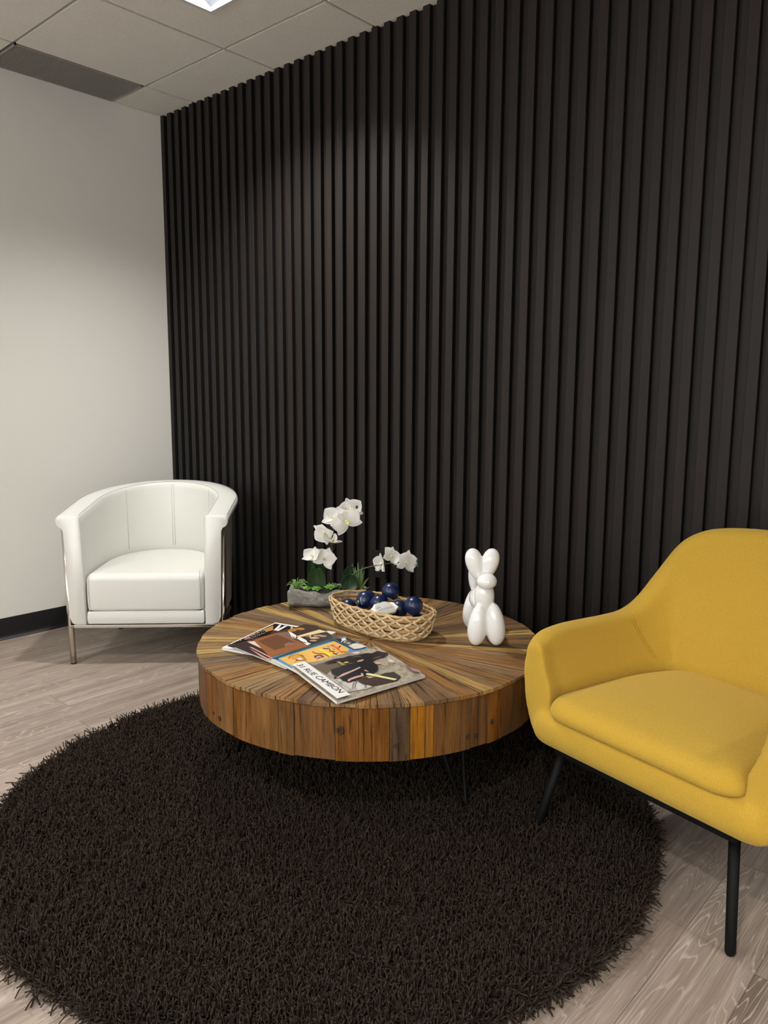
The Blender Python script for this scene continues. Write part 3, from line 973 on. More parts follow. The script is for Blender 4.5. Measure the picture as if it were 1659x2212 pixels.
def flower(parent, pos, face, roll=0., k=1.0, close=0.):
    k *= 1.22
    """moth orchid bloom: three sepals, two broad petals, a yellow-throated lip"""
    R = frame_m(face, roll=roll)
    mb = MB()
    def rz(deg, tilt): return R @ Matrix.Rotation(math.radians(deg), 3, 'Z') @ Matrix.Rotation(tilt, 3, 'X')
    for d in (0, 125, -125): blade(mb, pos, rz(d, .12+close), .041*k, .027*k, .15, -.05, waist=.8)
    for d in (68, -68): blade(mb, Vector(pos) + R @ Vector((0, 0, .002)), rz(d, .18+close), .043*k, .050*k, .12, .03, waist=.75)
    for d in (180, 150, 210): blade(mb, Vector(pos) + R @ Vector((0, 0, .003)), rz(d, .9), .017*k, .010*k, .5, .3, m=1, nu=4, nv=3)
    mb.ball(Vector(pos) + R @ Vector((0, .001, .006)), (.0035*k, .0045*k, .005*k), 8, 6, 1, R)
    o = mb.build('orchid_flower', [MAT['petal'], MAT['lip']], parent)
    subsurf(o, 1)
    return o
def fdir(r, u, t):
    """right, up, towards the viewer -> planter axes"""
    return Vector((r, -t, u))

mb = MB()
mb.tube([pl(714,1278), pl(715,1240), pl(716,1200), pl(717,1165), pl(721,1140), pl(731,1124), pl(748,1114), pl(762,1108), pl(769,1102)], [.0028,.0027,.0026,.0025,.0023,.0021,.0019,.0016,.0012], 8)
for a, b, c in (((717,1165),(706,1160),(703,1152)), ((716,1180),(725,1172),(722,1168)), ((716,1196),(704,1190),(690,1203)), ((718,1158),(724,1180),(719,1190))):
    mb.tube([pl(*a), pl(*b), pl(*c)], .0012, 6)
mb.tube([pl(700,1228), pl(692,1215), pl(682,1204)], .0014, 6)
st = mb.build('flower_stem', MAT['stake'], plant)
for (x, y, bk, f, ro, k, cl) in (
        (757, 1102, .012, (.25, .45, .8), .25, .95, .0),
        (747, 1124, -.024, (.25, -.25, .9), .5, 1.2, .05),
        (724, 1121, .006, (-.35, .45, .8), -.25, 1.0, .1),
        (704, 1149, -.006, (-.45, -.35, .65), .9, 1.0, .15),
        (717, 1172, -.004, (.15, .9, .25), 1.5, .9, .35),
        (677, 1205, -.004, (-.3, .7, .5), .1, .85, .35),
        (702, 1208, -.014, (-.1, .35, .9), -.35, .9, .0)):
    flower(st, pl(x, y, bk), fdir(*f), ro, k, cl)
for x, y in ((770.5, 1095.5), (767, 1116.5)):
    mb = MB(); mb.ball(pl(x, y, -.02), (.0048, .0048, .0065), 12, 8); mb.build('flower_bud', MAT['bud'], st)
mb = MB(); mb.tube([pl(764,1106,-.01), pl(768,1103,-.02), pl(769,1109,-.02), pl(767,1116,-.02)], .0008, 5); mb.build('twig', MAT['stake'], st)
mb = MB()
c = pl(715.5, 1191, -.004)
mb.tube([c+Vector((-.004,0,.003)), c+Vector((0,-.004,0)), c+Vector((.004,0,-.002)), c+Vector((0,.004,0))], .0012, 5, loop=True)
mb.tube([c+Vector((0,-.003,0)), c+Vector((-.004,-.004,-.007))], .0009, 5); mb.tube([c+Vector((0,-.003,0)), c+Vector((.004,-.004,-.008))], .0013, 5); mb.tube([c+Vector((0,-.003,0)), c+Vector((.003,-.003,.006))], .0012, 5)
mb.build('raffia_tie', MAT['tie'], st)

mb = MB()
mb.tube([pl(753,1262,.0), pl(760,1243), pl(770,1235.5), pl(786,1228), pl(803,1223.5), pl(820,1220), pl(836,1217.6), pl(848,1216.3), pl(857,1216.3), pl(868,1219), pl(879,1223.5), pl(890,1225.5), pl(897,1222)], [.0026,.0024,.0023,.0022,.0021,.002,.0019,.0018,.0017,.0015,.0013,.0011,.0009], 8)
mb.tube([pl(828,1219), pl(832,1210), pl(836,1204)], .0011, 6); mb.tube([pl(857,1216), pl(852,1222), pl(845,1221)], .0009, 6); mb.tube([pl(865,1218), pl(866,1213)], .001, 6)
st2 = mb.build('flower_stem', MAT['stem'], plant)
for (x, y, bk, f, ro, k, cl) in (
        (826, 1219, .004, (-.8, .1, .45), .15, .85, .15),
        (841, 1204, -.004, (.55, .45, .6), -.6, .85, .2),
        (875, 1215, -.006, (.5, .15, .7), -.35, .95, .1)):
    flower(st2, pl(x, y, bk), fdir(*f), ro, k, cl)
for x, y, r in ((901.6, 1211.6, 0), (903, 1222.5, 1)):
    mb = MB(); mb.ball(pl(x, y), (.0062 if r else .0045, .0045, .0048 if r else .0068), 12, 8); mb.tube([pl(895,1223), pl(898,1220), pl(x, y)], .0009, 5); mb.build('flower_bud', MAT['bud'], st2)

def leaf(x, ybase, ytop, wpx, back, roll, lean, notch=0.0):
    b = pl(x, ybase, back); t = pl(x, ytop, back)
    L = (t-b).length; Wd = wpx/622
    R = Matrix.Rotation(roll, 3, 'Y') @ Matrix.Rotation(PI/2 + lean, 3, 'X')
    mb = MB()
    g = []
    nu, nv = 12, 9
    for i in range(nu+1):
        s = i/nu
        w = Wd*(math.sin(PI*(.10+.86*s))**.52)
        if i == nu: w = Wd*.42 if notch else Wd*.16
        row = []
        for j in range(nv):
            q = -1+2*j/(nv-1)
            p = Vector((q*w*.5, s*L - (notch*.07*L*max(0, 1-abs(q)*2.2) if i == nu else 0), .10*Wd*q*q - .012*math.sin(PI*s)*.4))
            row.append(mb.vert(b + R @ p))
        g.append(row)
    for i in range(nu):
        for j in range(nv-1): mb.face((g[i][j], g[i][j+1], g[i+1][j+1], g[i+1][j]))
    o = mb.build('leaf', MAT['orchid_leaf'], plant)
    so = o.modifiers.new('thickness', 'SOLIDIFY'); so.thickness = .0016; so.offset = 0
    subsurf(o, 1)
    mb = MB()
    mb.tube([b + R @ Vector((0, s*L, .0010 - .012*math.sin(PI*s)*.4)) for s in (.3, .45, .6, .75)], [.0002, .0006, .0007, .0002], 5)
    mb.build('midrib', MAT['vein'], o)
leaf(683, 1281, 1224, 43, -.012, .05, .10, 1)
leaf(687, 1272, 1207, 30, .02, .10, .0)
leaf(680, 1272, 1209, 24, .03, -.12, .05)
leaf(753, 1277, 1240, 39, -.018, .12, .05)
leaf(755, 1273, 1222, 36, .016, .05, .0)

# grassy air plant, little rosettes and a spiky aloe
rg = random.Random(5)
mb = MB()
c = pl(641, 1278, -.008)
for i in range(38):
    a = rg.uniform(0, 2*PI); sp = rg.uniform(.15, 1.0); L = rg.uniform(.036, .058)
    d = Vector((math.cos(a), math.sin(a)*.7, 0))
    pts = [c + d*(.003), c + d*(L*.35*sp) + Vector((0,0,L*.55)), c + d*(L*.75*sp) + Vector((0,0,L*(.95-.25*sp))), c + d*(L*1.15*sp) + Vector((0,0,L*(1.05-.65*sp)))]
    mb.tube(pts, [.0015, .0016, .0012, .0002], 4)
mb.build('air_plant', MAT['grassy'], plant)
def rosette(x, y, r, back, mat, up=.9, n=26, spiky=False):
    c = pl(x, y, back); mb = MB()
    for i in range(n):
        f = (i+.5)/n; a = i*2.39996; el = (1-f)*1.25*up + .15
        R = Matrix.Rotation(a, 3, 'Z') @ Matrix.Rotation(el, 3, 'X')
        L = r*(.55+.55*f)
        mb.ball(c + R @ Vector((0, L*.55, 0)), (L*(.13 if spiky else .20), L*.55, L*.10), 6, 6, 0, R)
    return mb.build('succulent', mat, plant)
rosette(663, 1273, .0185, -.018, MAT['rosette'])
rosette(683.5, 1274.5, .0215, -.030, MAT['rosette'])
rosette(713, 1271.5, .0235, -.026, MAT['rosette'])
rosette(717, 1270, .0270, .012, MAT['aloe'], 1.0, 30, True)
rosette(731, 1270, .0200, .008, MAT['aloe'], 1.0, 26, True)
mb = MB()
b = pl(777, 1278, .0)
for tx, ty, w in ((773,1214,.007),(760,1216,.006),(783,1221,.006),(767,1224,.006),(787,1232,.006),(797,1247,.006),(790,1258,.0065),(801,1269,.006),(784,1240,.007),(770,1238,.007),(779,1228,.006)):
    t = pl(tx, ty, rg.uniform(-.015, .02)); m_ = b.lerp(t, .5) + Vector((0, 0, .004))
    mb.tube([b, b.lerp(m_, .6), m_, m_.lerp(t, .5), t], [w*.5, w*.85, w*.75, w*.45, .0003], 6, flat=.5)
mb.build('aloe', MAT['aloe'], plant)

# ------------------------------------------------------------------ oval wicker basket
BC = Vector((-1.6495, 1.8357, TZ)); BA = -.0498
basket = tag(empty('wicker_basket', BC, BA), 'oval open-weave wicker basket holding navy balls on the table', 'basket')
BX, BY, BZ, BK = .201, .0955, .0837, .875
def bpt(t, h, off=0.0):
    """t: turn round the basket, h: 0 base .. 1 rim"""
    f = BK + (1-BK)*h**.8
    c, s = math.cos(t), math.sin(t); e = 2/2.6
    x = (BX*f+off)*math.copysign(abs(c)**e, c); y = (BY*f+off)*math.copysign(abs(s)**e, s)
    return Vector((x, y, .006 + (BZ-.006)*h))
# even spacing round the outline
_tt = np.linspace(0, 2*PI, 721); _pp = [bpt(t, 1) for t in _tt]
_cl = np.concatenate([[0], np.cumsum([(a-b).length for a, b in zip(_pp[1:], _pp[:-1])])])
def bs(u, h, off=0.0): return bpt(float(np.interp((u % 1)*_cl[-1], _cl, _tt)), h, off)
mb = MB()
NN = 120
mb.tube([bs(k/NN, 1, .0008*math.sin(k*1.9)) + Vector((0,0,.0012*math.sin(k*.8)+.0008*math.sin(k*2.3))) for k in range(NN)], [.0046+.0007*math.sin(k*1.3) for k in range(NN)], 8, loop=True)
mb.build('rim', MAT['wick'], basket)
for h, r in ((.20, .0066), (.41, .0066), (.62, .0066), (.83, .0062)):
    mb = MB()
    mb.tube([bs(k/NN, h, .0012*math.sin(k*.5+h*9)) + Vector((0,0,.0016*math.sin(k*.37+h*20))) for k in range(NN)], [r+.0006*math.sin(k*.9+h*7) for k in range(NN)], 7, loop=True, flat=.62)
    mb.build('hoop', MAT['wick'], basket)
mb = MB()
NU = 19
HS = [0.06, .20, .41, .62, .83, 1.0]
for r in range(5):
    for k in range(NU):
        u0 = (k + .5*(r % 2))/NU
        for sg in (-1, 1):
            for d in (-.0017, .0017):
                P = []
                for q in range(5):
                    f = q/4
                    P.append(bs(u0 + sg*.5/NU*f, HS[r]+(HS[r+1]-HS[r])*f, .0058 + .0030*math.sin(PI*f))  + Vector((0, 0, d)))
                mb.tube(P, .0016, 5)
mb.build('lattice_cord', MAT['cord'], basket)
mb = MB()
for k in range(44):
    u0 = k/44; mb.tube([bs(u0, .0), bs(u0, .5, -.003), bs(u0, 1)], .0010, 4)
mb.build('upright', MAT['cord'], basket)
mb = MB()
mb.loft([[bs(k/60, 0, o)*1.0 + Vector((0,0,z-.006)) for k in range(60)] for o, z in ((-.012,.0),(.002,.0005),(.003,.004),(-.004,.008),(-.02,.0075))])
mb.tube([bs(k/NN, 0, .0035+.0016*math.sin(k*2.1)) + Vector((0,0,.0008+.0016*math.sin(k*2.1+1.5))) for k in range(NN)], .0034, 6, loop=True)
mb.build('base', MAT['wick'], basket)

# navy balls in the basket (first three rest high; the others fill the bottom)
BR_ = .0300
def bl(x, y, z):
    c, n_ = math.cos(BA), math.sin(BA); return BC + Vector((x*c-y*n_, x*n_+y*c, z))
def ball_at(x, y, z, label):
    mb = MB(); mb.ball((0, 0, 0), BR_, 36, 22)
    o = mb.build('stress_ball', MAT['ball'], loc=bl(x, y, z))
    return tag(o, label, 'ball', 'navy balls in the wicker basket')
ball_at(-.016, .062, .110, 'plain navy ball at the very top of the basket pile')
ball_at(.123, .024, .096, 'plain navy ball riding high at the right end of the basket')
ball_at(-.119, .056, .066, 'navy ball mostly hidden behind the ball with white print')
ball_at(-.019, .010, .078, 'navy ball peeking out between the printed ball and the clear wrapper')
ball_at(.054, .029, .070, 'navy ball between the wrapped iced cookie and the ball at the right end')
ball_at(-.144, -.013, .045, 'navy ball low at the left end of the basket, half under the rim')
ball_at(.128, .041, .037, 'navy ball on the basket bottom under the right end, seen through the weave')
ball_at(.000, -.030, .038, 'navy ball on the basket bottom below the wrapped cookie, seen through the weave')
ball_at(-.070, -.040, .038, 'navy ball on the basket bottom below the printed ball, seen through the weave')
ball_at(.065, -.035, .038, 'navy ball on the basket bottom right of the cookie, seen through the weave')
# the printed ball: white lettering on the side that faces the magazines
p2 = at_z(788.5, 1296, TZ+.080)
b2 = tag(empty('stress_ball', p2), 'navy ball with white print at the left of the basket', 'ball', 'navy balls in the wicker basket')
mb = MB(); mb.ball((0, 0, 0), BR_, 36, 22); mb.build('ball_body', MAT['ball'], b2)
mb = MB()
def on_ball(px, py, lift=.0003):
    d = ray(px, py).normalized(); o = CAM - p2; R2 = BR_+lift
    B = 2*o.dot(d); C0 = o.dot(o) - R2*R2; D = B*B-4*C0
    if D < 0: return None
    return o + d*((-B-math.sqrt(D))/2)
def bline(*pts, w=.0007):
    P = [on_ball(765 + x/27.65, 1270 + y/27.65) for x, y in pts]
    P = [p for p in P if p is not None]
    if len(P) > 1: mb.tube(P, w, 4)
for a in (((180,760),(215,960)), ((235,760),(290,975)), ((240,755),(265,755),(270,860)), ((355,600),(410,600),(400,680),(360,640)), ((370,700),(430,720),(380,760)),
          ((350,780),(440,790),(360,830)), ((480,740),(480,800)), ((510,860),(600,740)), ((600,840),(640,850)), ((400,880),(440,860),(460,930),(400,940)), ((450,980),(490,970)), ((540,950),(560,960))):
    bline(*a)
mb.build('white_print', MAT['white'], b2)

# iced cookie in a clear wrapper, and a second one under it
def cookie(px, py, zz, w, h, rz, tilt, label, letters):
    p = at_z(px, py, TZ+zz)
    r = tag(empty('iced_cookie', p, 0), label, 'cookie', 'iced cookies')
    e1 = CR.copy(); e3 = (-CFWD*math.cos(tilt) + CU*math.sin(tilt)).normalized(); e2 = e3.cross(e1).normalized()
    R = Matrix((e1, e2, e3)).transposed() @ Matrix.Rotation(rz, 3, 'Z')
    def outl(k, z):
        return [R @ Vector((w*k*math.cos(2*PI*i/60)*(1+.05*math.cos(8*2*PI*i/60)), h*k*math.sin(2*PI*i/60)*(1+.05*math.cos(8*2*PI*i/60)), z)) for i in range(60)]
    mb = MB(); mb.loft([outl(.96,-.005), outl(1,-.003), outl(1,.0015), outl(.97,.003)]); mb.build('biscuit', MAT['biscuit'], r)
    mb = MB(); mb.loft([outl(.95,.002), outl(.96,.0042), outl(.92,.0052)]); mb.build('icing', MAT['icing'], r)
    if letters:
        tx = text_mesh('icing_lettering', letters, MAT['seam'], r)
        fit_text(tx, R @ Vector((-w*.42, -h*.45, .0056)), R @ Vector((1, .18, 0)), R @ Vector((-.18, 1, 0)), w*1.0, h*.32)
        mb = MB(); mb.tube([R @ Vector((-w*.62,-h*.02,.0056)), R @ Vector((-w*.30,h*.16,.0056))], .0007, 4); mb.tube([R @ Vector((-w*.55,h*.25,.0056)), R @ Vector((-w*.46,h*.33,.0056))], .0007, 4)
        mb.build('icing_mark', MAT['seam'], r)
        g = []
        mb = MB()
        W2, H2 = w*1.30, h*1.75
        for i in range(9):
            row = []
            for j in range(9):
                u, v = -1+i/4, -1+j/4
                z = .0085*max(0, 1-u*u)*max(0, 1-v*v)**.5 + .0012*mnoise.noise(Vector((u*3, v*3, 2)))
                row.append(mb.vert(R @ (Matrix.Rotation(.75, 3, 'Z') @ Vector((u*W2*.78, v*W2*.78, z)))))
            g.append(row)
        for i in range(8):
            for j in range(8): mb.face((g[i][j], g[i+1][j], g[i+1][j+1], g[i][j+1]))
        mb.build('clear_wrapper', MAT['film'], r)
    return r

# ------------------------------------------------------------------ lettering
def text_mesh(name, body, mat, parent=None):
    fc = bpy.data.curves.new(name, 'FONT'); fc.body = body; fc.offset = 0.0
    to = bpy.data.objects.new(name, fc); COL.objects.link(to)
    dg = bpy.context.evaluated_depsgraph_get()
    me = bpy.data.meshes.new_from_object(to.evaluated_get(dg))
    bpy.data.objects.remove(to); bpy.data.curves.remove(fc)
    me.name = name; me.materials.clear(); me.materials.append(mat)
    o = bpy.data.objects.new(name, me); COL.objects.link(o)
    if parent: o.parent = parent
    return o
def fit_text(o, org, ex, ey, w, h):
    me = o.data
    xs_ = [v.co.x for v in me.vertices]; ys_ = [v.co.y for v in me.vertices]
    x0, x1, y0, y1 = min(xs_), max(xs_), min(ys_), max(ys_)
    ex, ey = Vector(ex).normalized(), Vector(ey).normalized()
    for v in me.vertices:
        v.co = Vector(org) + ex*((v.co.x-x0)/(x1-x0)*w) + ey*((v.co.y-y0)/(y1-y0)*h)
    me.update()

cookie(831, 1315, .088, .043, .025, .12, .75, 'white iced cookie with lettering in a clear wrapper on top of the balls', 'VIVIAN')
cookie(808, 1323, .078, .020, .012, .1, 1.0, 'second white iced cookie, tucked low against the front rim of the basket', None)

# ------------------------------------------------------------------ white balloon-dog figurine
D0 = at_z(1049, 1394, TZ)
e1 = CR.copy(); e1.z = 0; e1.normalize(); e2 = Vector((-e1.y, e1.x, 0))
mb = MB()
def dp(r, f, z): return e1*r + e2*f + Vector((0, 0, z))
def ell(r, f, z, a, b, c, tr=0.0, tf=0.0, bz=0.0):
    R = Matrix((e1, e2, Vector((0,0,1)))).transposed() @ Matrix.Rotation(tr, 3, 'Y') @ Matrix.Rotation(tf, 3, 'X')
    o0 = len(mb.v)
    mb.ball(dp(r, f, z), (a, b, c), 28, 20, 0, R)
    if bz:                                          # pear: widen the lower half
        cen = dp(r, f, z); ax = R @ Vector((0,0,1))
        for i in range(o0, len(mb.v)):
            v = Vector(mb.v[i]) - cen; h = v.dot(ax); rad = v - ax*h
            mb.v[i] = tuple(cen + ax*h + rad*(1 - bz*h/c))
for sx in (-1, 1): ell(sx*.0270 + .001, 0, .067, .0295, .029, .067, -sx*.09, 0, .20)
ell(-.005, .018, .150, .0310, .029, .050)
ell(-.004, -.016, .206, .0310, .032, .0255)
ell(.000, -.047, .208, .0035, .004, .0035)
for sx in (-1, 1): ell(-.0145 + sx*.0225, .016, .251, .0262, .022, .050, sx*.24, -.05, -.22)
ell(-.014, .100, .120, .029, .072, .031, 0, 0)
for sx in (-1, 1): ell(.002 + sx*.0265, .180, .066, .0275, .027, .066, -sx*.09, 0, .20)
ell(-.018, .190, .165, .018, .018, .052, -.12, .12)
dog = mb.build('balloon_dog_figurine', MAT['ceramic'], loc=D0)
remesh(dog, .0024, 7, .5)
tag(dog, 'glossy white ceramic balloon-dog figurine standing on the table near the yellow chair', 'figurine')

# ------------------------------------------------------------------ black outlet behind the orchids
oc = Vector((-2.196, YW, .448))
ol = tag(empty('wall_outlet', oc), 'black electrical outlet plate on the slat wall behind the right orchid spray', 'outlet')
mb = MB(); mb.box((-.040, -.006, -.060), (.040, -.0002, .060)); bevel(mb.build('plate', MAT['outlet'], ol, smooth=False), .002, 2)
for dz in (-.024, .024):
    mb = MB(); mb.loft([[(.016*math.cos(2*PI*k/20), -.0061-d, dz + .014*math.sin(2*PI*k/20)) for k in range(20)] for d in (0, .0015)]); mb.build('socket', MAT['foot'], ol, smooth=False)

# ------------------------------------------------------------------ magazines, fanned like shingles on the table
PAPERS = {}
def ink(rgb):
    if not isinstance(rgb, tuple): return rgb
    k = tuple(rgb)
    if k not in PAPERS: PAPERS[k] = plain('printed_ink', k, .28, 0, .5)
    return PAPERS[k]
class Mag:
    """corner points of the top face (photo point, height): lower left, upper left, and a point on the top edge"""
    def __init__(s, label, L, T, R, width, thick, base, zR, group='magazines fanned on the table'):
        a = at_z(*L); b = at_z(*T); c = at_z(R[0], R[1], R[2])
        d = (c-b); d.z = 0; d = d.normalized()*width; d.z = zR - b.z
        s.A, s.D, s.C, s.B = a, b, b+d, a+d
        s.n = (s.B-s.A).cross(s.D-s.A).normalized(); s.k = 0
        s.root = tag(empty('magazine', (s.A+s.C)/2 - s.n*thick), label, 'magazine', group)
        s.inv = Matrix.Translation(-s.root.location)
        q = [s.A, s.B, s.C, s.D]
        ctr = (s.A+s.C)/2
        mb = MB()
        mb.loft([[s.inv @ (ctr+(p-ctr)*f - s.n*h) for p in q] for f, h in ((1, thick), (.996, thick*.75), (1, thick*.5), (.996, thick*.25), (1, .0004))])
        mb.build('pages', MAT['paper'], s.root, smooth=False)
        s.mb = MB(); s.mats = []
        s.poly([(0,0),(1,0),(1,1),(0,1)], base, uv=True)
    def pt(s, x, y, lift):
        return s.inv @ (on_plane(x, y, s.A, s.n) + s.n*lift)
    def at(s, u, v, lift=0.0): return s.inv @ (s.A + (s.B-s.A)*u + (s.D-s.A)*v + s.n*lift)
    def poly(s, P, col, sc=1.0, off=(0, 0), uv=False):
        m = ink(col)
        if m not in s.mats: s.mats.append(m)
        lift = .00005 + .00006*s.k; s.k += 1
        Q = [s.at(u, v, lift) for u, v in P] if uv else [s.pt(off[0]+x/sc, off[1]+y/sc, lift) for x, y in P]
        nrm = Vector((0, 0, 0))
        for i in range(len(Q)): nrm += Q[i-1].cross(Q[i])
        s.mb.poly(Q if nrm.dot(s.n) > 0 else Q[::-1], s.mats.index(m))
    def stroke(s, P, w, col, sc=1.0, off=(0, 0)):
        Q = [Vector(p) for p in P]
        L, R = [], []
        for i, p in enumerate(Q):
            a, b = Q[max(0, i-1)], Q[min(len(Q)-1, i+1)]
            t = (b-a).normalized(); n_ = Vector((-t.y, t.x))*w/2
            L.append(p+n_); R.append(p-n_)
        for i in range(len(Q)-1): s.poly([L[i], L[i+1], R[i+1], R[i]], col, sc, off)
    def dot(s, x, y, rx, ry, col, sc=1.0, off=(0, 0)):
        s.poly([(x+rx*math.cos(q*PI/8), y+ry*math.sin(q*PI/8)) for q in range(16)], col, sc, off)
    def text(s, name, body, p, px, py, h, col=None, w=None):
        """lettering from photo point p, running towards px, letters pointing towards py"""
        lift = .0004 + .00006*s.k
        o = s.pt(*p, lift); ex = s.pt(*px, lift) - o; ey = s.pt(*py, lift) - o
        t = text_mesh(name, body, col, s.root)
        fit_text(t, o, ex, ey - ex*(ey.dot(ex)/ex.length_squared), w or ex.length, h)
    def done(s): s.mb.build('cover', s.mats, s.root, smooth=False)
BLK, WHT, CREAM = (.012,.010,.010), (.80,.79,.77), (.62,.50,.40)

m1 = Mag('white-bordered magazine lying flat, farthest left in the fan', (479,1399,.4185), (594.5,1344.6,.4185), (648,1353,.4185), .232, .0075, WHT, .4185)
f6 = (7.541, (470, 1335)); K = dict(sc=7.541, off=(470, 1335))
m1.poly([(150,455),(935,90),(1600,205),(830,640)], BLK, **K)
m1.poly([(750,190),(905,120),(905,195),(790,228)], (.50,.24,.05), **K)
m1.poly([(905,195),(1010,215),(1300,150),(1200,260),(1000,300),(850,260)], (.07,.035,.02), **K)
m1.poly([(1010,160),(1040,150),(1030,180),(985,185)], (.45,.33,.08), **K)
m1.poly([(910,200),(1000,115),(1048,104),(967,206)], WHT, **K)
m1.poly([(955,206),(1090,128),(1143,128),(992,214)], WHT, **K)
m1.poly([(1195,142),(1215,150),(1225,165),(1180,200),(1160,196),(1195,170)], WHT, **K)
for i in range(18):
    x, y = 470+i*17+6*math.sin(i*3), 325-i*6.5+10*math.sin(i*1.7)
    m1.stroke([(x-18,y),(x,y-10),(x+16,y+6)], 9, [(.42,.33,.30),(.25,.12,.10),(.55,.47,.42)][i % 3], **K)
    m1.stroke([(x+10,y+40),(x+30,y+28)], 7, (.38,.26,.22), **K)
m1.poly([(420,345),(520,330),(560,350),(440,375)], (.33,.17,.17), **K)
for P in ([(232,430),(236,470)], [(262,462),(285,450)], [(300,400),(320,388),(340,392)], [(370,385),(384,380)]): m1.stroke(P, 9, WHT, **K)
m1.done()

m2 = Mag('thick magazine with a brown leather bag on its cover, under the blue-bordered one', (506,1392,.431), (658,1350,.431), (726,1375,.4245), .238, .011, (.15,.06,.028), .4235)
m2.poly([(160,430),(300,415),(620,350),(920,560),(830,690),(700,640)], (.045,.026,.026), **K)
m2.poly([(480,470),(560,475),(880,640),(830,690),(700,625)], (.60,.36,.27), **K)
m2.poly([(440,455),(500,465),(860,650),(820,660)], (.05,.03,.03), **K)
m2.poly([(480,388),(600,375),(912,538),(860,552),(700,490)], (.72,.58,.47), **K)
m2.poly([(585,365),(955,248),(1500,455),(860,640)], (.30,.115,.045), **K)
m2.poly([(650,378),(960,268),(1305,412),(930,528)], (.155,.066,.032), **K)
m2.poly([(1150,395),(1310,412),(1110,470),(1080,440)], (.27,.14,.10), **K)
m2.poly([(955,248),(1140,225),(1230,330),(1300,400)], (.22,.13,.10), **K)
m2.poly([(1080,215),(1180,200),(1420,100),(1640,130),(1659,260),(1280,290),(1150,230)], (.05,.03,.02), **K)
for x, y, a, b in ((1230,195,60,28),(1350,180,70,20),(1180,215,40,20)): m2.dot(x, y, a, b, (.42,.20,.04), **K)
m2.poly([(1230,255),(1590,138),(1800,215),(1295,295)], (.055,.025,.024), **K)
m2.poly([(1285,300),(1659,192),(1780,225),(1310,322)], (.74,.60,.30), **K)
m2.poly([(1310,322),(1780,228),(1900,330),(1500,440)], (.022,.02,.02), **K)
for x, y, a, b, c in ((1480,300,60,16,(.35,.16,.05)),(1580,330,80,18,(.50,.33,.20)),(1640,290,90,14,(.45,.25,.12)),(1560,375,60,10,(.60,.40,.25)),(1720,300,60,16,(.40,.24,.16))): m2.dot(x, y, a, b, c, **K)
m2.stroke([(1520,280),(1500,320),(1530,340),(1600,310)], 9, WHT, **K)
m2.poly([(1150,222),(1200,240),(1285,290),(1270,340),(1215,330)], WHT, **K)
m2.poly([(1285,335),(1345,318),(1400,345),(1450,372),(1460,400),(1522,428),(1455,452),(1380,395)], WHT, **K)
for x, y in ((1225,315),(1245,325),(1380,395),(1410,405),(1430,412)): m2.dot(x, y, 12, 8, (.16,.06,.05), **K)
m2.done()

m3 = Mag('magazine with a blue border and a yellow illustrated cover', (586,1420,.436), (743.6,1375,.434), (790,1397,.426), .236, .007, (.10,.29,.50), .4195)
K = dict(sc=16.59, off=(640, 1370))
m3.poly([(-900,870),(1350,120),(1500,180),(-640,850),(-640,920)], (.035,.075,.10), **K)
m3.poly([(-620,875),(1370,255),(1900,520),(1600,1000),(-150,1150)], (.78,.46,.11), **K)
m3.stroke([(950,500),(1040,520),(1160,522),(1212,550),(1190,605),(1280,618),(1372,628),(1310,690),(1390,712),(1465,722)], 34, BLK, **K)
m3.poly([(778,545),(800,525),(862,530),(1080,640),(1290,755),(1205,800),(1000,650)], (.86,.76,.02), **K)
m3.stroke([(580,620),(620,665),(700,690),(800,705),(930,705),(1020,720),(1100,765),(1165,810)], 34, (.36,.09,.03), **K)
m3.stroke([(1215,408),(1320,425),(1420,490),(1500,555),(1580,620),(1640,665)], 30, (.75,.10,.03), **K)
m3.stroke([(1240,400),(1320,385),(1380,410)], 16, (.80,.22,.05), **K)
m3.stroke([(1590,650),(1700,640),(1800,648)], 22, (.72,.05,.06), **K)
m3.poly([(1390,478),(1545,455),(1560,470),(1505,545),(1470,525),(1520,480)], (.80,.06,.30), **K)
m3.dot(1565, 450, 28, 16, BLK, **K)
for x, y in ((1135,452),(1335,550),(1475,662)): m3.dot(x, y, 42, 20, (.36,.34,.42), **K)
m3.stroke([(980,840),(920,800),(860,772),(760,790),(640,820),(690,870)], 36, (.02,.018,.06), **K)
m3.poly([(715,850),(860,800),(905,835),(720,910)], (.75,.20,.25), **K)
m3.poly([(730,830),(850,795),(870,810),(740,850)], (.70,.55,.60), **K)
K6 = dict(sc=7.541, off=(470, 1335))
m3.stroke([(1150,655),(1200,620),(1300,605),(1390,625),(1420,680),(1450,690)], 9, (.30,.11,.03), **K6)
m3.poly([(1200,640),(1290,610),(1370,640),(1400,690),(1330,700),(1240,690)], (.66,.32,.07), **K6)
for P in ([(1225,700),(1260,690),(1270,720),(1240,725)], [(1290,680),(1340,660),(1390,690),(1430,715),(1380,700),(1320,690)]): m3.poly(P, WHT, **K6)
for P in ([(1240,690),(1250,715)], [(1300,690),(1280,705)], [(1375,690),(1425,710)], [(1370,610),(1385,640)], [(1190,650),(1150,670)]): m3.stroke(P, 8, (.25,.09,.03), **K6)
K3 = dict(sc=18.43, off=(715, 1365))
m3.poly([(-40,320),(160,385),(900,735),(980,700),(150,310)], (.04,.10,.14), **K3)
m3.poly([(165,322),(625,258),(1010,455),(860,530),(690,590),(430,470)], (.022,.021,.022), **K3)
m3.poly([(390,318),(520,280),(610,270),(560,320),(640,375),(520,405),(440,415),(420,470),(395,440),(440,360)], WHT, **K3)
m3.poly([(480,390),(640,370),(820,440),(800,540),(690,590),(500,480)], (.10,.095,.09), **K3)
m3.poly([(690,595),(880,505),(1150,512),(1420,620),(1180,700),(920,730)], (.66,.58,.50), **K3)
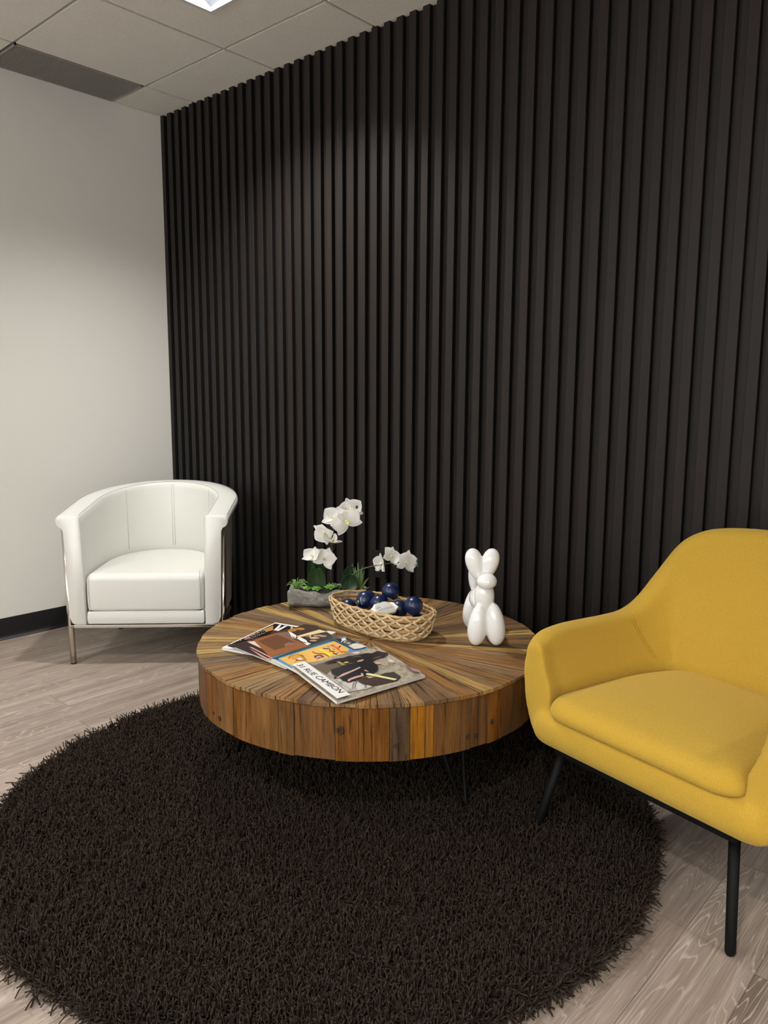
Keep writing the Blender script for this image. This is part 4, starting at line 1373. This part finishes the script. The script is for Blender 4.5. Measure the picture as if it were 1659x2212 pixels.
for P in ([(830,600),(960,545)], [(880,640),(1080,560)], [(940,680),(1180,590)], [(1040,690),(1260,620)], [(900,520),(1060,530)]): m3.stroke(P, 26, WHT, **K3)
m3.text('title_lettering', 'Le M', (741,1390.2), (769,1398.6), (758,1385.5), .0125, MAT['white'])
m3.done()

_sp = NT('printed_stone', .28, 0, (.36,.31,.23), .5); _n = _sp.noise(_sp.coord(), 70, 6, .7, 1.2)
_sp.base(_sp.ramp(_n, [(.32, (.15,.12,.085)), (.47, (.36,.31,.23)), (.6, (.50,.45,.36)), (.75, (.30,.25,.19))]))
m4 = Mag('topmost magazine titled 31 RUE CAMBON with a figure in black', (631,1441,.4365), (813,1396,.430), (911,1455,.4195), .252, .007, _sp.mat, .4195)
K = dict(sc=10.37, off=(700, 1390))
m4.poly([(-440,440),(300,330),(520,200),(700,190),(860,260),(540,480),(-100,720)], (.30,.26,.21), **K)
m4.poly([(-250,500),(120,380),(540,300),(560,440),(160,600),(60,700)], (.13,.095,.065), **K)
m4.poly([(480,220),(700,160),(850,190),(840,240),(560,290)], (.30,.23,.19), **K)
m4.poly([(600,210),(760,180),(820,195),(740,240)], (.62,.58,.55), **K)
for q in range(6): m4.stroke([(80+q*62,330+q*-14),(150+q*62,300+q*-14),(240+q*62,290+q*-12)], 5, (.20,.165,.12), **K)
for q in range(4): m4.stroke([(950+q*18,100+q*8),(1020+q*14,80+q*12),(1120+q*8,90+q*12),(1180,120+q*10)], 5, (.17,.135,.095), **K)
m4.poly([(60,740),(380,790),(620,840),(900,960),(1100,980),(940,1040),(420,1120)], (.44,.41,.37), **K)
m4.poly([(120,810),(210,780),(290,815),(470,830),(360,925),(300,910)], (.55,.52,.48), **K)
m4.poly([(390,935),(470,845),(560,905),(640,900),(620,1030),(480,1080)], (.58,.56,.52), **K)
m4.poly([(720,930),(760,885),(900,960),(910,1010),(780,1060),(710,1010)], (.62,.60,.55), **K)
m4.poly([(950,960),(970,925),(1070,965),(1000,1000)], (.58,.55,.50), **K)
for P in ([(330,920),(400,860),(480,830)], [(635,1030),(650,940),(680,890)], [(690,1020),(700,930),(730,890)], [(910,1020),(930,980),(950,930)]): m4.stroke(P, 12, (.13,.11,.09), **K)
m4.poly([(740,850),(930,770),(1130,780),(1330,690),(1560,655),(1720,760),(1640,850),(1080,975),(900,930)], (.060,.038,.032), **K)
m4.poly([(1330,700),(1560,665),(1700,760),(1640,820),(1180,740)], (.05,.046,.04), **K)
for q in range(5): m4.stroke([(860+q*90,860+q*-12),(920+q*90,870+q*-14),(960+q*90,850+q*-14)], 9, (.14,.08,.065), **K)
m4.poly([(940,690),(980,685),(1640,822),(1570,850),(935,720)], (.80,.74,.36), **K)
m4.poly([(960,800),(1050,770),(1110,772),(1040,800)], (.55,.50,.36), **K)
m4.poly([(0,465),(120,410),(250,365),(430,345),(545,305),(640,300),(800,270),(930,240),(1080,245),(1190,185),(1300,215),(1425,230),(1440,265),(1380,295),(1330,330),(1220,350),(1120,400),(1050,420),(920,400),(760,440),(640,450),(520,430),(300,425),(120,460)], (.016,.013,.014), **K)
m4.poly([(415,470),(480,430),(555,440),(540,460)], (.62,.40,.10), **K)
for q in range(4): m4.stroke([(280+q*22,430),(400+q*22,510)], 8, (.50,.38,.20), **K)
m4.poly([(145,610),(330,560),(540,485),(740,460),(860,440),(870,370),(980,340),(1060,400),(1110,450),(1180,500),(1215,560),(1195,630),(1080,692),(950,690),(915,765),(860,770),(820,800),(700,850),(560,895),(430,865),(340,790),(170,700)], (.012,.013,.018), **K)
m4.poly([(735,430),(780,405),(870,382),(890,402),(830,430),(750,442)], (.58,.34,.27), **K)
m4.poly([(278,795),(430,700),(600,640),(800,550),(822,572),(650,655),(470,735),(292,812)], (.58,.36,.29), **K)
m4.poly([(515,850),(560,820),(700,765),(830,735),(822,690),(865,695),(892,760),(740,800),(600,850),(550,890),(515,885)], (.56,.34,.28), **K)
m4.poly([(890,640),(920,615),(1000,660),(980,665)], (.55,.33,.27), **K)
m4.poly([(1130,470),(1200,440),(1260,455),(1290,480),(1230,495),(1160,490)], (.62,.38,.30), **K)
m4.poly([(205,795),(245,770),(285,790),(270,812),(230,812)], BLK, **K)
m4.poly([(480,865),(520,830),(530,880),(560,890),(520,905)], BLK, **K)
for P in ([(1100,380),(1160,345),(1200,360)], [(1180,330),(1280,340)], [(1140,420),(1200,400),(1260,420)], [(640,350),(740,320),(820,325)]): m4.stroke(P, 9, (.26,.21,.18), **K)
for q in range(3): m4.stroke([(1400+q*45,400+q*18),(1470+q*45,385+q*16),(1500+q*40,420+q*14),(1430+q*45,440+q*14)], 14, WHT, **K)
for q in range(5): m4.stroke([(1260+q*40,620+q*-16),(1300+q*48,600+q*-14)], 6, (.20,.17,.12), **K)
m4.stroke([(1180,600),(1500,500),(1640,470)], 8, (.24,.20,.15), **K)
K6 = dict(sc=16.59, off=(820, 1420))
m4.poly([(870,310),(1000,350),(1480,545),(1250,610),(1050,480)], (.24,.14,.12), **K6)
for r in range(4):
    for q in range(9): m4.dot(1120+q*38+r*22, 455+q*14+r*30 - 6*(q % 2), 14, 7, (.66,.58,.54), **K6)
for q in range(7): m4.dot(940+q*33, 490+q*22, 9, 6, (.12,.10,.08), **K6)
m4.poly([(0,0),(1,0),(1,.138),(0,.138)], WHT, uv=True)
m4.stroke([(656.5,1432.5),(707,1464),(758.6,1496.8)], .7, BLK)
m4.text('title_lettering', '31 RUE CAMBON', (639.5,1443.2), (731.5,1504), (664,1437), .0185, ink(BLK))
for q in range(2): m4.stroke([(690+q*2.0,1457.5+q*2.6),(700+q*2.0,1464+q*2.6),(711+q*1.0,1473+q*1.2)], .55, (.45,.45,.45))
m4.done()
